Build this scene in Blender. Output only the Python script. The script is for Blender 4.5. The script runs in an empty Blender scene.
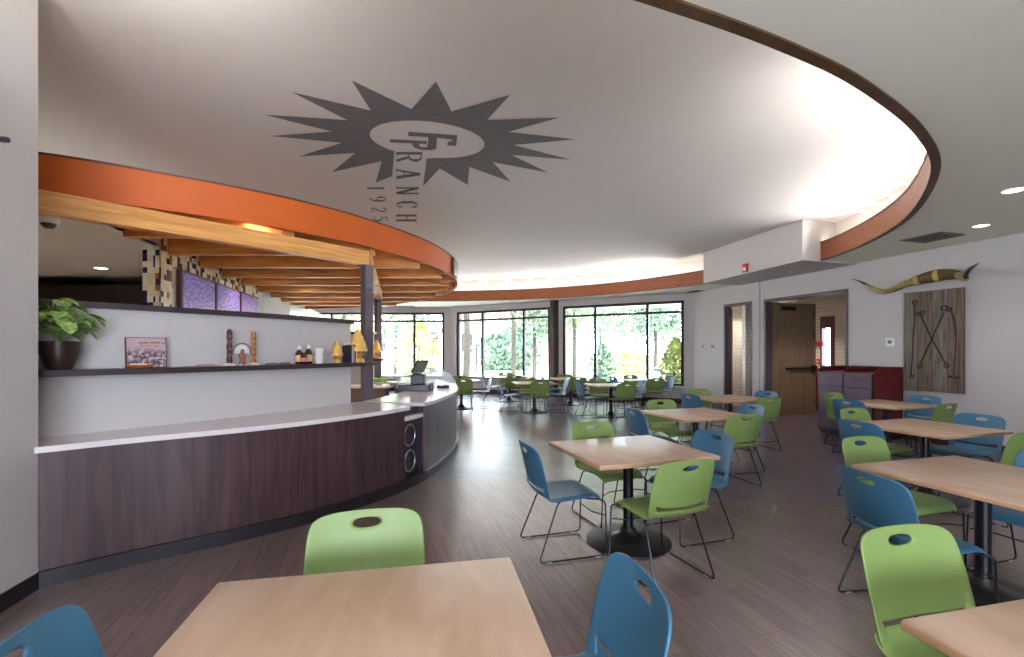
import bpy, bmesh, math, random
from mathutils import Vector, Matrix
random.seed(11)
PI = math.pi
F = 460.0; CX = 512.0; HY = 351.0; CH = 1.54      # focal length in px, principal column, horizon row, eye height
scene = bpy.context.scene
COL = scene.collection

# ------------------------------------------------------------------ measuring helpers
def onz(px, py, z):                 # point of the horizontal plane z seen at that pixel
    d = F * (z - CH) / (HY - py)
    return Vector(((px - CX) / F * d, d, z))
def atd(px, py, d):
    return Vector(((px - CX) / F * d, d, CH + (HY - py) / F * d))
def wallx(d): return 9.39 - 0.309 * d               # the long wall carrying the horns
WN = Vector((-1, -0.309, 0)).normalized()           # its normal, into the room
WT = Vector((-0.309, 1, 0)).normalized()            # along it, away from the eye
def onwall(px, py, off=0.0):
    d = F * (9.39 - off * 1.0467) / ((px - CX) + 0.309 * F)
    return atd(px, py, d)

# ------------------------------------------------------------------ materials
MATS = {}
def nodes(name):
    m = bpy.data.materials.new(name); m.use_nodes = True
    nt = m.node_tree; b = nt.nodes['Principled BSDF']
    return m, nt, b
def lin(c):
    return tuple(((x/255) / 12.92 if x/255 <= 0.04045 else ((x/255 + 0.055) / 1.055) ** 2.4) for x in c) + (1,)
def mat(name, rgb, rough=0.5, metal=0.0, var=0.06, scale=6.0, bump=0.0, bscale=40, spec=0.5, emis=0.0, alpha=1.0, trans=0.0, stretch=(1,1,1)):
    if name in MATS: return MATS[name]
    m, nt, b = nodes(name)
    N = nt.nodes; L = nt.links
    c = lin(rgb)
    tc = N.new('ShaderNodeTexCoord'); mp = N.new('ShaderNodeMapping'); mp.inputs['Scale'].default_value = stretch
    L.new(tc.outputs['Object'], mp.inputs['Vector'])
    no = N.new('ShaderNodeTexNoise'); no.inputs['Scale'].default_value = scale; no.inputs['Detail'].default_value = 4
    L.new(mp.outputs['Vector'], no.inputs['Vector'])
    r = N.new('ShaderNodeValToRGB')
    r.color_ramp.elements[0].position = 0.3; r.color_ramp.elements[1].position = 0.7
    r.color_ramp.elements[0].color = tuple(x * (1 - var) for x in c[:3]) + (1,)
    r.color_ramp.elements[1].color = tuple(min(1, x * (1 + var)) for x in c[:3]) + (1,)
    L.new(no.outputs['Fac'], r.inputs['Fac']); L.new(r.outputs['Color'], b.inputs['Base Color'])
    b.inputs['Roughness'].default_value = rough; b.inputs['Metallic'].default_value = metal
    b.inputs['Specular IOR Level'].default_value = spec
    if trans: b.inputs['Transmission Weight'].default_value = trans
    if alpha < 1: b.inputs['Alpha'].default_value = alpha
    if emis:
        L.new(r.outputs['Color'], b.inputs['Emission Color']); b.inputs['Emission Strength'].default_value = emis
    if bump:
        n2 = N.new('ShaderNodeTexNoise'); n2.inputs['Scale'].default_value = bscale
        L.new(mp.outputs['Vector'], n2.inputs['Vector'])
        bp = N.new('ShaderNodeBump'); bp.inputs['Strength'].default_value = bump; bp.inputs['Distance'].default_value = 0.01
        L.new(n2.outputs['Fac'], bp.inputs['Height']); L.new(bp.outputs['Normal'], b.inputs['Normal'])
    MATS[name] = m
    return m
def woodmat(name, c1, c2, rough=0.4, stretch=(1,1,12), scale=3.0, spec=0.5, detail=8, rot=0.0, coat=0.0):
    """long-grained wood: stretched noise between two browns"""
    if name in MATS: return MATS[name]
    m, nt, b = nodes(name); N = nt.nodes; L = nt.links
    tc = N.new('ShaderNodeTexCoord'); mp = N.new('ShaderNodeMapping'); mp.inputs['Scale'].default_value = stretch
    mp.inputs['Rotation'].default_value = (0, 0, rot)
    L.new(tc.outputs['Object'], mp.inputs['Vector'])
    no = N.new('ShaderNodeTexNoise'); no.inputs['Scale'].default_value = scale; no.inputs['Detail'].default_value = detail; no.inputs['Distortion'].default_value = 0.6
    L.new(mp.outputs['Vector'], no.inputs['Vector'])
    r = N.new('ShaderNodeValToRGB')
    r.color_ramp.elements[0].position = 0.32; r.color_ramp.elements[1].position = 0.68
    r.color_ramp.elements[0].color = lin(c1); r.color_ramp.elements[1].color = lin(c2)
    L.new(no.outputs['Fac'], r.inputs['Fac']); L.new(r.outputs['Color'], b.inputs['Base Color'])
    b.inputs['Roughness'].default_value = rough; b.inputs['Specular IOR Level'].default_value = spec
    b.inputs['Coat Weight'].default_value = coat
    MATS[name] = m
    return m
def floormat():
    m, nt, b = nodes('plank_vinyl'); N = nt.nodes; L = nt.links
    tc = N.new('ShaderNodeTexCoord')
    def planks(ang, c1, c2, mortar):
        mp = N.new('ShaderNodeMapping'); mp.inputs['Rotation'].default_value = (0, 0, ang)
        L.new(tc.outputs['Object'], mp.inputs['Vector'])
        br = N.new('ShaderNodeTexBrick'); br.offset = 0.37
        br.inputs['Scale'].default_value = 1.0; br.inputs['Brick Width'].default_value = 1.22; br.inputs['Row Height'].default_value = 0.155
        br.inputs['Mortar Size'].default_value = 0.0016; br.inputs['Mortar Smooth'].default_value = 0.2
        br.inputs['Color1'].default_value = lin(c1); br.inputs['Color2'].default_value = lin(c2); br.inputs['Mortar'].default_value = lin(mortar)
        L.new(mp.outputs['Vector'], br.inputs['Vector'])
        m2 = N.new('ShaderNodeMapping'); m2.inputs['Scale'].default_value = (1.2, 16, 1)
        L.new(mp.outputs['Vector'], m2.inputs['Vector'])
        no = N.new('ShaderNodeTexNoise'); no.inputs['Scale'].default_value = 2.2; no.inputs['Detail'].default_value = 8; no.inputs['Distortion'].default_value = 0.5
        L.new(m2.outputs['Vector'], no.inputs['Vector'])
        rr = N.new('ShaderNodeMapRange'); rr.inputs['From Min'].default_value = 0.25; rr.inputs['From Max'].default_value = 0.75
        rr.inputs['To Min'].default_value = 0.62; rr.inputs['To Max'].default_value = 1.4
        L.new(no.outputs['Fac'], rr.inputs['Value'])
        mx = N.new('ShaderNodeMix'); mx.data_type = 'RGBA'; mx.blend_type = 'MULTIPLY'; mx.inputs['Factor'].default_value = 1
        L.new(br.outputs['Color'], mx.inputs['A']); L.new(rr.outputs['Result'], mx.inputs['B'])
        return mx.outputs['Result']
    a = planks(math.radians(-107), (120, 100, 96), (100, 83, 82), (58, 48, 50))
    c = planks(math.radians(15), (100, 86, 104), (86, 73, 92), (56, 48, 58))
    sp = N.new('ShaderNodeSeparateXYZ'); L.new(tc.outputs['Object'], sp.inputs[0])
    # the laid pattern turns beyond a straight joint across the room
    ma = N.new('ShaderNodeMath'); ma.operation = 'MULTIPLY_ADD'; ma.inputs[1].default_value = 0.264
    L.new(sp.outputs['X'], ma.inputs[0]); L.new(sp.outputs['Y'], ma.inputs[2])
    gt = N.new('ShaderNodeMath'); gt.operation = 'GREATER_THAN'; gt.inputs[1].default_value = 5.40
    L.new(ma.outputs[0], gt.inputs[0])
    mx = N.new('ShaderNodeMix'); mx.data_type = 'RGBA'
    L.new(gt.outputs[0], mx.inputs['Factor']); L.new(a, mx.inputs['A']); L.new(c, mx.inputs['B'])
    L.new(mx.outputs['Result'], b.inputs['Base Color'])
    b.inputs['Roughness'].default_value = 0.30; b.inputs['Specular IOR Level'].default_value = 0.75
    b.inputs['Coat Weight'].default_value = 0.7; b.inputs['Coat Roughness'].default_value = 0.24; b.inputs['Coat IOR'].default_value = 1.6
    return m
def tilemat(name, size, cols):
    m, nt, b = nodes(name); N = nt.nodes; L = nt.links
    tc = N.new('ShaderNodeTexCoord'); mp = N.new('ShaderNodeMapping'); mp.inputs['Scale'].default_value = (1/size,)*3
    mp.inputs['Location'].default_value = (0.31, 0.27, 0.13)
    vr = N.new('ShaderNodeVectorRotate'); vr.rotation_type = 'Z_AXIS'; vr.inputs['Angle'].default_value = -.2355
    L.new(tc.outputs['Object'], vr.inputs['Vector']); L.new(vr.outputs[0], mp.inputs['Vector'])
    fl = N.new('ShaderNodeVectorMath'); fl.operation = 'FLOOR'; L.new(mp.outputs['Vector'], fl.inputs[0])
    wn = N.new('ShaderNodeTexWhiteNoise'); wn.noise_dimensions = '3D'; L.new(fl.outputs[0], wn.inputs['Vector'])
    r = N.new('ShaderNodeValToRGB'); r.color_ramp.interpolation = 'CONSTANT'
    for i, c in enumerate(cols):
        e = r.color_ramp.elements[i] if i < 2 else r.color_ramp.elements.new(i / len(cols))
        e.position = i / len(cols); e.color = lin(c)
    L.new(wn.outputs['Value'], r.inputs['Fac']); L.new(r.outputs['Color'], b.inputs['Base Color'])
    b.inputs['Roughness'].default_value = 0.25
    return m
def brickmat(name, c1, c2, mort, w=0.3, h=0.1, ms=0.01, rough=0.8, vertical_axis=True, ang=0.0):
    m, nt, b = nodes(name); N = nt.nodes; L = nt.links
    tc = N.new('ShaderNodeTexCoord')
    rt = N.new('ShaderNodeVectorRotate'); rt.rotation_type = 'Z_AXIS'; rt.inputs['Angle'].default_value = ang
    L.new(tc.outputs['Object'], rt.inputs['Vector'])
    sp = N.new('ShaderNodeSeparateXYZ'); L.new(rt.outputs[0], sp.inputs[0])
    cb = N.new('ShaderNodeCombineXYZ'); L.new(sp.outputs['X'], cb.inputs['X']); L.new(sp.outputs['Z'], cb.inputs['Y'])
    br = N.new('ShaderNodeTexBrick'); br.inputs['Scale'].default_value = 1
    br.inputs['Brick Width'].default_value = w; br.inputs['Row Height'].default_value = h; br.inputs['Mortar Size'].default_value = ms
    br.inputs['Color1'].default_value = lin(c1); br.inputs['Color2'].default_value = lin(c2); br.inputs['Mortar'].default_value = lin(mort)
    L.new(cb.outputs[0], br.inputs['Vector']); L.new(br.outputs['Color'], b.inputs['Base Color'])
    b.inputs['Roughness'].default_value = rough
    return m
def glassmat(name, tint, gloss=0.08, veil=0.0):
    m = bpy.data.materials.new(name); m.use_nodes = True; nt = m.node_tree; nt.nodes.clear()
    o = nt.nodes.new('ShaderNodeOutputMaterial'); t = nt.nodes.new('ShaderNodeBsdfTransparent'); g = nt.nodes.new('ShaderNodeBsdfGlossy')
    t.inputs['Color'].default_value = tint; g.inputs['Roughness'].default_value = 0.03
    mx = nt.nodes.new('ShaderNodeMixShader'); mx.inputs['Fac'].default_value = gloss
    nt.links.new(t.outputs[0], mx.inputs[1]); nt.links.new(g.outputs[0], mx.inputs[2])
    last = mx
    if veil:
        d = nt.nodes.new('ShaderNodeBsdfDiffuse'); d.inputs['Color'].default_value = (0.85, 0.9, 0.95, 1)
        m2 = nt.nodes.new('ShaderNodeMixShader'); m2.inputs['Fac'].default_value = veil
        nt.links.new(mx.outputs[0], m2.inputs[1]); nt.links.new(d.outputs[0], m2.inputs[2]); last = m2
    nt.links.new(last.outputs[0], o.inputs['Surface'])
    return m
def lampmat(name, rgb, strength):
    m, nt, b = nodes(name)
    b.inputs['Base Color'].default_value = (0.9, 0.9, 0.9, 1)
    b.inputs['Emission Color'].default_value = rgb + (1,); b.inputs['Emission Strength'].default_value = strength
    return m
def screenmat(name, bg, fg, strength, axis_ang):
    """a menu screen: rows of small illegible writing over a violet ground"""
    m, nt, b = nodes(name); N = nt.nodes; L = nt.links
    tc = N.new('ShaderNodeTexCoord')
    sp = N.new('ShaderNodeSeparateXYZ'); L.new(tc.outputs['UV'], sp.inputs[0])
    cb = N.new('ShaderNodeCombineXYZ')
    a1 = N.new('ShaderNodeMath'); a1.operation = 'MULTIPLY'; a1.inputs[1].default_value = 14; L.new(sp.outputs['X'], a1.inputs[0])
    a2 = N.new('ShaderNodeMath'); a2.operation = 'MULTIPLY'; a2.inputs[1].default_value = 16; L.new(sp.outputs['Y'], a2.inputs[0])
    f2 = N.new('ShaderNodeMath'); f2.operation = 'FLOOR'; L.new(a2.outputs[0], f2.inputs[0])
    fr = N.new('ShaderNodeMath'); fr.operation = 'FRACT'; L.new(a2.outputs[0], fr.inputs[0])
    L.new(a1.outputs[0], cb.inputs['X']); L.new(f2.outputs[0], cb.inputs['Y'])
    no = N.new('ShaderNodeTexNoise'); no.inputs['Scale'].default_value = 0.9; no.inputs['Detail'].default_value = 1; L.new(cb.outputs[0], no.inputs['Vector'])
    g1 = N.new('ShaderNodeMath'); g1.operation = 'GREATER_THAN'; g1.inputs[1].default_value = 0.5; L.new(no.outputs['Fac'], g1.inputs[0])
    g2 = N.new('ShaderNodeMath'); g2.operation = 'GREATER_THAN'; g2.inputs[1].default_value = 0.45; L.new(fr.outputs[0], g2.inputs[0])
    mu = N.new('ShaderNodeMath'); mu.operation = 'MULTIPLY'; L.new(g1.outputs[0], mu.inputs[0]); L.new(g2.outputs[0], mu.inputs[1])
    mx = N.new('ShaderNodeMix'); mx.data_type = 'RGBA'; mx.inputs['A'].default_value = lin(bg); mx.inputs['B'].default_value = lin(fg)
    L.new(mu.outputs[0], mx.inputs['Factor'])
    L.new(mx.outputs['Result'], b.inputs['Base Color']); L.new(mx.outputs['Result'], b.inputs['Emission Color'])
    b.inputs['Emission Strength'].default_value = strength; b.inputs['Roughness'].default_value = 0.3
    return m

M_wall = mat('painted_plaster', (190, 185, 183), 0.75, var=0.015, bump=0.03)
M_ceil = mat('ceiling_white', (208, 203, 199), 0.9, var=0.01)
M_soffit = mat('ceiling_grey_green', (238, 238, 220), 0.9, var=0.01)
M_floor = floormat()
M_base = mat('dark_rubber_base', (26, 22, 28), 0.5, var=0.1)
M_basebrown = mat('brown_base', (62, 38, 34), 0.5, var=0.1)
M_orange = mat('orange_paint', (188, 86, 12), 0.6, var=0.05, scale=2)
M_ring = woodmat('ring_cherry', (126, 64, 26), (150, 82, 36), 0.45, (2, 2, 14), 2.5)
M_ringtrim = woodmat('ring_walnut', (70, 46, 26), (96, 66, 38), 0.45, (3, 3, 10), 2.5)
M_pine = woodmat('pine_timber', (186, 118, 48), (224, 160, 84), 0.5, (1.2, 14, 14), 1.6)
M_pinedeck = woodmat('pine_deck', (170, 104, 40), (210, 142, 66), 0.5, (1.2, 9, 9), 1.6)
M_pineg = woodmat('pine_girder', (190, 126, 58), (228, 172, 100), 0.45, (1.2, 1.2, 26), 1.6)
M_walnut = woodmat('walnut_laminate', (54, 37, 42), (80, 58, 60), 0.40, (9, 9, 0.6), 2.0, spec=0.4)
M_quartz = mat('white_quartz', (222, 214, 212), 0.12, var=0.04, scale=60)
M_ledge = mat('dark_ledge', (52, 42, 46), 0.35, var=0.1)
M_steel = mat('bronze_steel', (98, 88, 94), 0.4, 0.3)
M_maple = woodmat('maple_laminate', (180, 148, 124), (198, 170, 148), 0.32, (3.0, 0.8, 1), 3.2, spec=0.5)
M_maple_edge = mat('maple_edge', (176, 138, 104), 0.45, var=0.06)
M_green = mat('green_plastic', (118, 140, 78), 0.42, var=0.02, spec=0.4)
M_blue = mat('blue_plastic', (58, 104, 132), 0.42, var=0.02, spec=0.4)
M_wire = mat('charcoal_wire', (44, 44, 52), 0.3, 0.7)
M_black = mat('black_metal', (28, 28, 32), 0.35, 0.4)
M_blackpl = mat('black_plastic', (24, 24, 28), 0.35)
M_darkdisc = mat('table_base_metal', (48, 46, 46), 0.36, 0.5)
M_frame = mat('dark_window_frame', (34, 34, 40), 0.4, 0.3)
M_glass = glassmat('window_glass', (0.97, 0.985, 0.98, 1), 0.06)
M_guard = glassmat('guard_glass', (0.93, 0.95, 0.97, 1), 0.16, 0.3)  # whitish diffuse veil stands in for window reflections on the glass
M_darkbrick = brickmat('dark_pillar_brick', (70, 52, 46), (56, 42, 38), (48, 38, 34), 0.2, 0.07)
M_redbrick = brickmat('red_brick', (196, 120, 108), (178, 104, 94), (200, 180, 170), 0.25, 0.09, 0.012)
M_whitetile = brickmat('white_wall_tile', (226, 220, 206), (220, 213, 198), (188, 182, 170), 0.4, 0.1, 0.006, 0.3, ang=math.radians(-107))
M_mosaic = tilemat('mosaic_tile', 0.075, [(226, 214, 186), (44, 56, 96), (222, 204, 150), (230, 224, 208), (216, 200, 168), (34, 40, 60), (218, 206, 172), (150, 90, 60), (228, 218, 190)])
M_white = mat('white_plastic', (232, 232, 230), 0.4, var=0.01)
M_lampw = lampmat('lamp_lens', (1.0, 0.93, 0.82), 14.0)
M_lampc = lampmat('cove_strip', (1.0, 0.96, 0.9), 16.0)
M_doorwood = woodmat('door_oak', (100, 82, 64), (124, 102, 80), 0.45, (14, 14, 0.8), 2.0)
M_doorframe = mat('plum_steel_frame', (74, 62, 72), 0.45)
M_cabfront = mat('plum_laminate', (82, 60, 78), 0.35, var=0.05)
M_cabred = mat('oxblood_laminate', (94, 24, 28), 0.35, var=0.06)
M_barn = woodmat('grey_barn_wood', (86, 78, 72), (136, 126, 116), 0.85, (14, 14, 1.0), 2.5)
M_barn2 = woodmat('brown_barn_wood', (82, 70, 60), (126, 108, 92), 0.85, (15, 15, 1.0), 2.2)
M_barnedge = mat('fresh_cut_edge', (182, 132, 90), 0.8)
M_rust = mat('rusty_iron', (58, 44, 40), 0.7, 0.5, var=0.3, scale=30)
M_horn = woodmat('horn_olive', (116, 100, 52), (166, 150, 86), 0.35, (10, 10, 10), 2.0)
M_horntip = mat('horn_black', (34, 28, 28), 0.3)
M_leather = mat('brown_hide', (96, 72, 38), 0.6, var=0.25, scale=20)
M_rope = mat('rope_binding', (182, 150, 96), 0.8, var=0.2, scale=60)
M_red = mat('alarm_red', (186, 30, 30), 0.4)
M_paint = mat('logo_grey', (98, 96, 98), 0.85, var=0.14, scale=9, stretch=(1, 5, 1))
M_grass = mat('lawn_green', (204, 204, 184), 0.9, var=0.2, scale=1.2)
M_path = mat('pale_concrete', (225, 220, 212), 0.9, var=0.04)
M_leafd = mat('leaf_dark', (84, 110, 90), 0.7, var=0.3, scale=2)
M_leafm = mat('leaf_mid', (112, 136, 102), 0.7, var=0.3, scale=2)
M_leafy = mat('leaf_yellow', (158, 168, 100), 0.7, var=0.25, scale=2)
M_bark = mat('bark_brown', (52, 47, 41), 0.9, var=0.3, scale=12)
M_roof = mat('roof_grey', (170, 160, 158), 0.9)
M_terra = mat('dark_glazed_pot', (48, 30, 28), 0.3)
M_plant = mat('pothos_leaf', (134, 164, 90), 0.5, var=0.6, scale=32)
M_soil = mat('potting_soil', (40, 28, 22), 0.95)

# ------------------------------------------------------------------ mesh helpers
def new(): return bmesh.new()
def put(name, bm, m, parent=None, smooth=False, mats=None):
    bmesh.ops.recalc_face_normals(bm, faces=bm.faces)
    me = bpy.data.meshes.new(name); bm.to_mesh(me); bm.free()
    for x in (mats or [m]): me.materials.append(x)
    if smooth:
        me.polygons.foreach_set('use_smooth', [True] * len(me.polygons))
        try: me.set_sharp_from_angle(angle=math.radians(40))
        except Exception: pass
    o = bpy.data.objects.new(name, me); COL.objects.link(o)
    if parent: o.parent = parent
    return o
def tag(o, label=None, cat=None, group=None, kind=None):
    if label: o['label'] = label
    if cat: o['category'] = cat
    if group: o['group'] = group
    if kind: o['kind'] = kind
    return o
def thing(name, label, cat, loc=(0, 0, 0), rz=0.0, group=None):
    o = bpy.data.objects.new(name, None); COL.objects.link(o)
    o.location = loc; o.rotation_euler = (0, 0, rz); o.empty_display_size = 0.1
    return tag(o, label, cat, group)
def box(bm, c, s, rz=0.0, M=None, mi=0):
    r = bmesh.ops.create_cube(bm, size=1.0)
    T = Matrix.Translation(c) @ Matrix.Rotation(rz, 4, 'Z') @ Matrix.Diagonal((s[0], s[1], s[2], 1))
    if M is not None: T = M @ T
    bmesh.ops.transform(bm, matrix=T, verts=r['verts'])
    if mi:
        for f in {f for v in r['verts'] for f in v.link_faces}: f.material_index = mi
    return r['verts']
def rbox(bm, c, s, rz=0.0, bev=0.005, seg=2, M=None):
    t = bmesh.new(); box(t, (0, 0, 0), s)
    bmesh.ops.bevel(t, geom=t.edges[:], offset=bev, segments=seg, affect='EDGES', profile=0.5)
    T = Matrix.Translation(c) @ Matrix.Rotation(rz, 4, 'Z')
    if M is not None: T = M @ T
    bmesh.ops.transform(t, matrix=T, verts=t.verts)
    me = bpy.data.meshes.new('tmp'); t.to_mesh(me); t.free(); bm.from_mesh(me); bpy.data.meshes.remove(me)
def prism(bm, pts, z0, z1, mi=0):
    """vertical prism over a plan polygon"""
    lo = [bm.verts.new((p[0], p[1], z0)) for p in pts]; hi = [bm.verts.new((p[0], p[1], z1)) for p in pts]
    n = len(pts); fs = []
    for i in range(n):
        j = (i + 1) % n
        fs.append(bm.faces.new((lo[i], lo[j], hi[j], hi[i])))
    fs.append(bm.faces.new(hi)); fs.append(bm.faces.new(lo[::-1]))
    for f in fs: f.material_index = mi
def seg(bm, p, q, th, z0, z1, side=0, mi=0):
    """wall piece from p to q in plan, thickness th; side +1 grows to the left of p->q, -1 to the right, 0 centred"""
    p = Vector((p[0], p[1])); q = Vector((q[0], q[1])); d = (q - p).normalized(); n = Vector((-d.y, d.x))
    a = n * (th if side > 0 else (0 if side < 0 else th / 2)); b = n * (0 if side > 0 else (-th if side < 0 else -th / 2))
    prism(bm, [p + a, q + a, q + b, p + b], z0, z1, mi)
def catmull(pts, n=8, closed=False):
    out = []; m = len(pts); P = [Vector(p) for p in pts]
    rng = range(m if closed else m - 1)
    for i in rng:
        if closed: p0, p1, p2, p3 = P[(i-1) % m], P[i], P[(i+1) % m], P[(i+2) % m]
        else: p0, p1, p2, p3 = P[max(i-1, 0)], P[i], P[i+1], P[min(i+2, m-1)]
        for k in range(n):
            t = k / n
            out.append(0.5 * ((2*p1) + (p2-p0)*t + (2*p0-5*p1+4*p2-p3)*t*t + (3*p1-p0-3*p2+p3)*t**3))
    if not closed: out.append(P[-1])
    return out
def norms(line, closed=False):
    n = len(line); out = []
    for i in range(n):
        a = line[(i-1) % n] if (closed or i > 0) else line[i]; b = line[(i+1) % n] if (closed or i < n-1) else line[i]
        d = (b - a).normalized(); out.append(Vector((d.y, -d.x)))   # to the right of travel
    return out
def offset(line, o, closed=False):
    return [p + q * o for p, q in zip(line, norms(line, closed))]
def ribbon(bm, line, o0, o1, z0, z1, closed=False, mi=0):
    """solid strip along a plan curve between two offsets"""
    A = offset(line, o0, closed); B = offset(line, o1, closed); n = len(line)
    R = [[bm.verts.new((A[i].x, A[i].y, z0)), bm.verts.new((B[i].x, B[i].y, z0)), bm.verts.new((B[i].x, B[i].y, z1)), bm.verts.new((A[i].x, A[i].y, z1))] for i in range(n)]
    for i in range(n if closed else n - 1):
        j = (i + 1) % n
        for k in range(4):
            f = bm.faces.new((R[i][k], R[j][k], R[j][(k+1) % 4], R[i][(k+1) % 4])); f.material_index = mi
    if not closed:
        bm.faces.new(R[0][::-1]).material_index = mi; bm.faces.new(R[-1]).material_index = mi
def tube(bm, pts, r, sides=8, closed=False, caps=True):
    P = [Vector(p) for p in pts]; n = len(P); rs = r if isinstance(r, (list, tuple)) else [r] * n
    rings = []; up = None
    for i in range(n):
        a = P[(i-1) % n] if (closed or i > 0) else P[i]; b = P[(i+1) % n] if (closed or i < n-1) else P[i]
        t = (b - a).normalized()
        if up is None:
            up = Vector((0, 0, 1)) if abs(t.z) < 0.9 else Vector((1, 0, 0))
        x = t.cross(up)
        if x.length < 1e-4: x = t.cross(Vector((0.3, 1, 0.2)))
        x.normalize(); up = x.cross(t).normalized()
        rings.append([bm.verts.new(P[i] + (x * math.cos(2*PI*k/sides) + up * math.sin(2*PI*k/sides)) * rs[i]) for k in range(sides)])
    for i in range(n if closed else n - 1):
        A, B = rings[i], rings[(i+1) % n]
        for k in range(sides):
            bm.faces.new((A[k], A[(k+1) % sides], B[(k+1) % sides], B[k]))
    if caps and not closed:
        bm.faces.new(rings[0][::-1]); bm.faces.new(rings[-1])
def lathe(bm, prof, c=(0, 0, 0), sides=24, M=None):
    T = Matrix.Translation(c)
    if M is not None: T = M @ T
    rings = []
    for r, z in prof:
        if r < 1e-5: rings.append([bm.verts.new(T @ Vector((0, 0, z)))])
        else: rings.append([bm.verts.new(T @ Vector((r*math.cos(2*PI*k/sides), r*math.sin(2*PI*k/sides), z))) for k in range(sides)])
    for A, B in zip(rings, rings[1:]):
        for k in range(sides):
            j = (k+1) % sides
            if len(A) == 1 and len(B) == 1: continue
            if len(A) == 1: bm.faces.new((A[0], B[j], B[k]))
            elif len(B) == 1: bm.faces.new((A[k], A[j], B[0]))
            else: bm.faces.new((A[k], A[j], B[j], B[k]))
def rounded(path, r, n=5):
    """round the corners of a 3-D polyline"""
    P = [Vector(p) for p in path]; out = [P[0]]
    for i in range(1, len(P) - 1):
        a = (P[i-1] - P[i]); b = (P[i+1] - P[i]); rr = min(r, a.length * 0.45, b.length * 0.45)
        s = P[i] + a.normalized() * rr; e = P[i] + b.normalized() * rr
        for k in range(n + 1):
            t = k / n; out.append(s * (1-t)**2 + P[i] * 2*t*(1-t) + e * t*t)
    out.append(P[-1]); return out
def bake(o):
    """apply modifiers into the mesh so that copies share plain data"""
    dg = bpy.context.evaluated_depsgraph_get(); dg.update()
    me = bpy.data.meshes.new_from_object(o.evaluated_get(dg)); o.modifiers.clear(); o.data = me
def holed(bm, outer, inner, z, flip=False):
    """flat sheet at height z between an outer plan loop and holes"""
    es = []
    for loop in [outer] + inner:
        vs = [bm.verts.new((p[0], p[1], z)) for p in loop]
        for i in range(len(vs)): es.append(bm.edges.new((vs[i], vs[(i+1) % len(vs)])))
    bmesh.ops.triangle_fill(bm, use_beauty=True, use_dissolve=False, edges=es)
def copy_thing(o, loc, rz, label, group=None):
    c = o.copy(); COL.objects.link(c); c.location = loc; c.rotation_euler = (0, 0, rz); c['label'] = label
    if group: c['group'] = group
    for ch in list(o.children):
        d = ch.copy(); COL.objects.link(d); d.parent = c
        for g in list(ch.children):
            e = g.copy(); COL.objects.link(e); e.parent = d
    return c

# ================================================================== THE ROOM
ZL = 3.24      # lower ceiling
ZH = 3.955      # unseen rear wall; its opening is made up, sized for the light it admits
bm = new(); seg(bm, (-12, -4), (12, -4), .15, -.1, .9); seg(bm, (-12, -4), (12, -4), .15, 2.7, ZL); seg(bm, (-12, -4), (-1.8, -4), .15, .4, 3.05); seg(bm, (3.6, -4), (12, -4), .15, .4, 3.05)
for x in (1.2,): seg(bm, (x - .1, -4), (x + .1, -4), .15, .4, 3.05)
tag(put('wall_rear', bm, M_wall), kind='structure')
# raised ceiling
COVE_FILL_W = 22.0
# floor
bm = new(); prism(bm, [(-12, -4), (12, -4), (12, 18.2), (-12, 18.2)], -0.12, 0.0)
tag(put('floor', bm, M_floor), 'brown wood plank vinyl floor of the dining room', kind='structure')
# the window wall in three straight runs
WA, WB, WC, WD = Vector((-9.5, 17.85)), Vector((-2.40, 17.8)), Vector((1.466, 15.5)), Vector((5.27, 13.33))
def on_run(p, q, px):
    k = (px - CX) / F; d = q - p
    t = (k * p.y - p.x) / (d.x - k * d.y)
    return p + d * t
runs = [('wall_far_one', WA, WB, 270.0, 444.2), ('wall_far_two', WB, WC, 456.3, 549.9), ('wall_far_three', WC, WD, 562.5, 684.0)]
ZS, ZW = 0.50, 3.03
mulls = [[331, 414], [481.5, 523], [594.6, 647]]
for i, (nm, p, q, x0, x1) in enumerate(runs):
    a = on_run(p, q, x0) if i else Vector((-9.2, 17.85)); b = on_run(p, q, x1)
    bm = new()
    seg(bm, p, q, 0.25, -0.1, ZS, 1); seg(bm, p, q, 0.25, ZW, 4.2, 1)
    seg(bm, p, a, 0.25, ZS, ZW, 1); seg(bm, b, q, 0.25, ZS, ZW, 1)
    tag(put(nm, bm, M_wall), kind='structure')
    w = thing('window_%d' % (i+1), None, None); tag(w, kind='structure')
    bm = new(); d = (b - a).normalized(); n = Vector((-d.y, d.x)); off = n * 0.10
    def post(t0, wd=0.09, z0=ZS, z1=ZW):
        seg(bm, t0 + off - d*wd/2, t0 + off + d*wd/2, 0.12, z0, z1)
    for t in (a + d*0.045, b - d*0.045): post(t)
    for px in mulls[i]: post(on_run(p, q, px), 0.08)
    for z0, z1 in ((ZS, ZS + 0.07), (ZW - 0.08, ZW), (2.66, 2.73)):
        seg(bm, a + off, b + off, 0.118, z0, z1)
    put('window_frame', bm, M_frame, w)
    bm = new(); seg(bm, a + off, b + off, 0.008, ZS + 0.03, ZW - 0.04); put('pane', bm, M_glass, w)
    bm = new(); seg(bm, a - n*0.03, b - n*0.03, 0.16, ZS - 0.03, ZS + 0.005); put('window_sill', bm, M_wall, w)
    bm = new(); seg(bm, p - d*0.02, q, 0.03, 0, 0.14, -1)
    tag(put('baseboard_far_%s' % ('one', 'two', 'three')[i], bm, M_basebrown), kind='structure')
# the dark brick pillar between two windows
bm = new(); c0 = on_run(WB, WC, 550.0); c1 = on_run(WC, WD, 558.5)
prism(bm, [c0 + Vector((-0.0, -0.02)), c0 + Vector((0.02, 0.3)), c1 + Vector((0.02, 0.3)), c1 + Vector((0, -0.02)), (1.40, 15.38)], 0, ZL)
tag(put('pillar', bm, M_darkbrick), 'dark brown brick pillar between two window bays', kind='structure')

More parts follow.
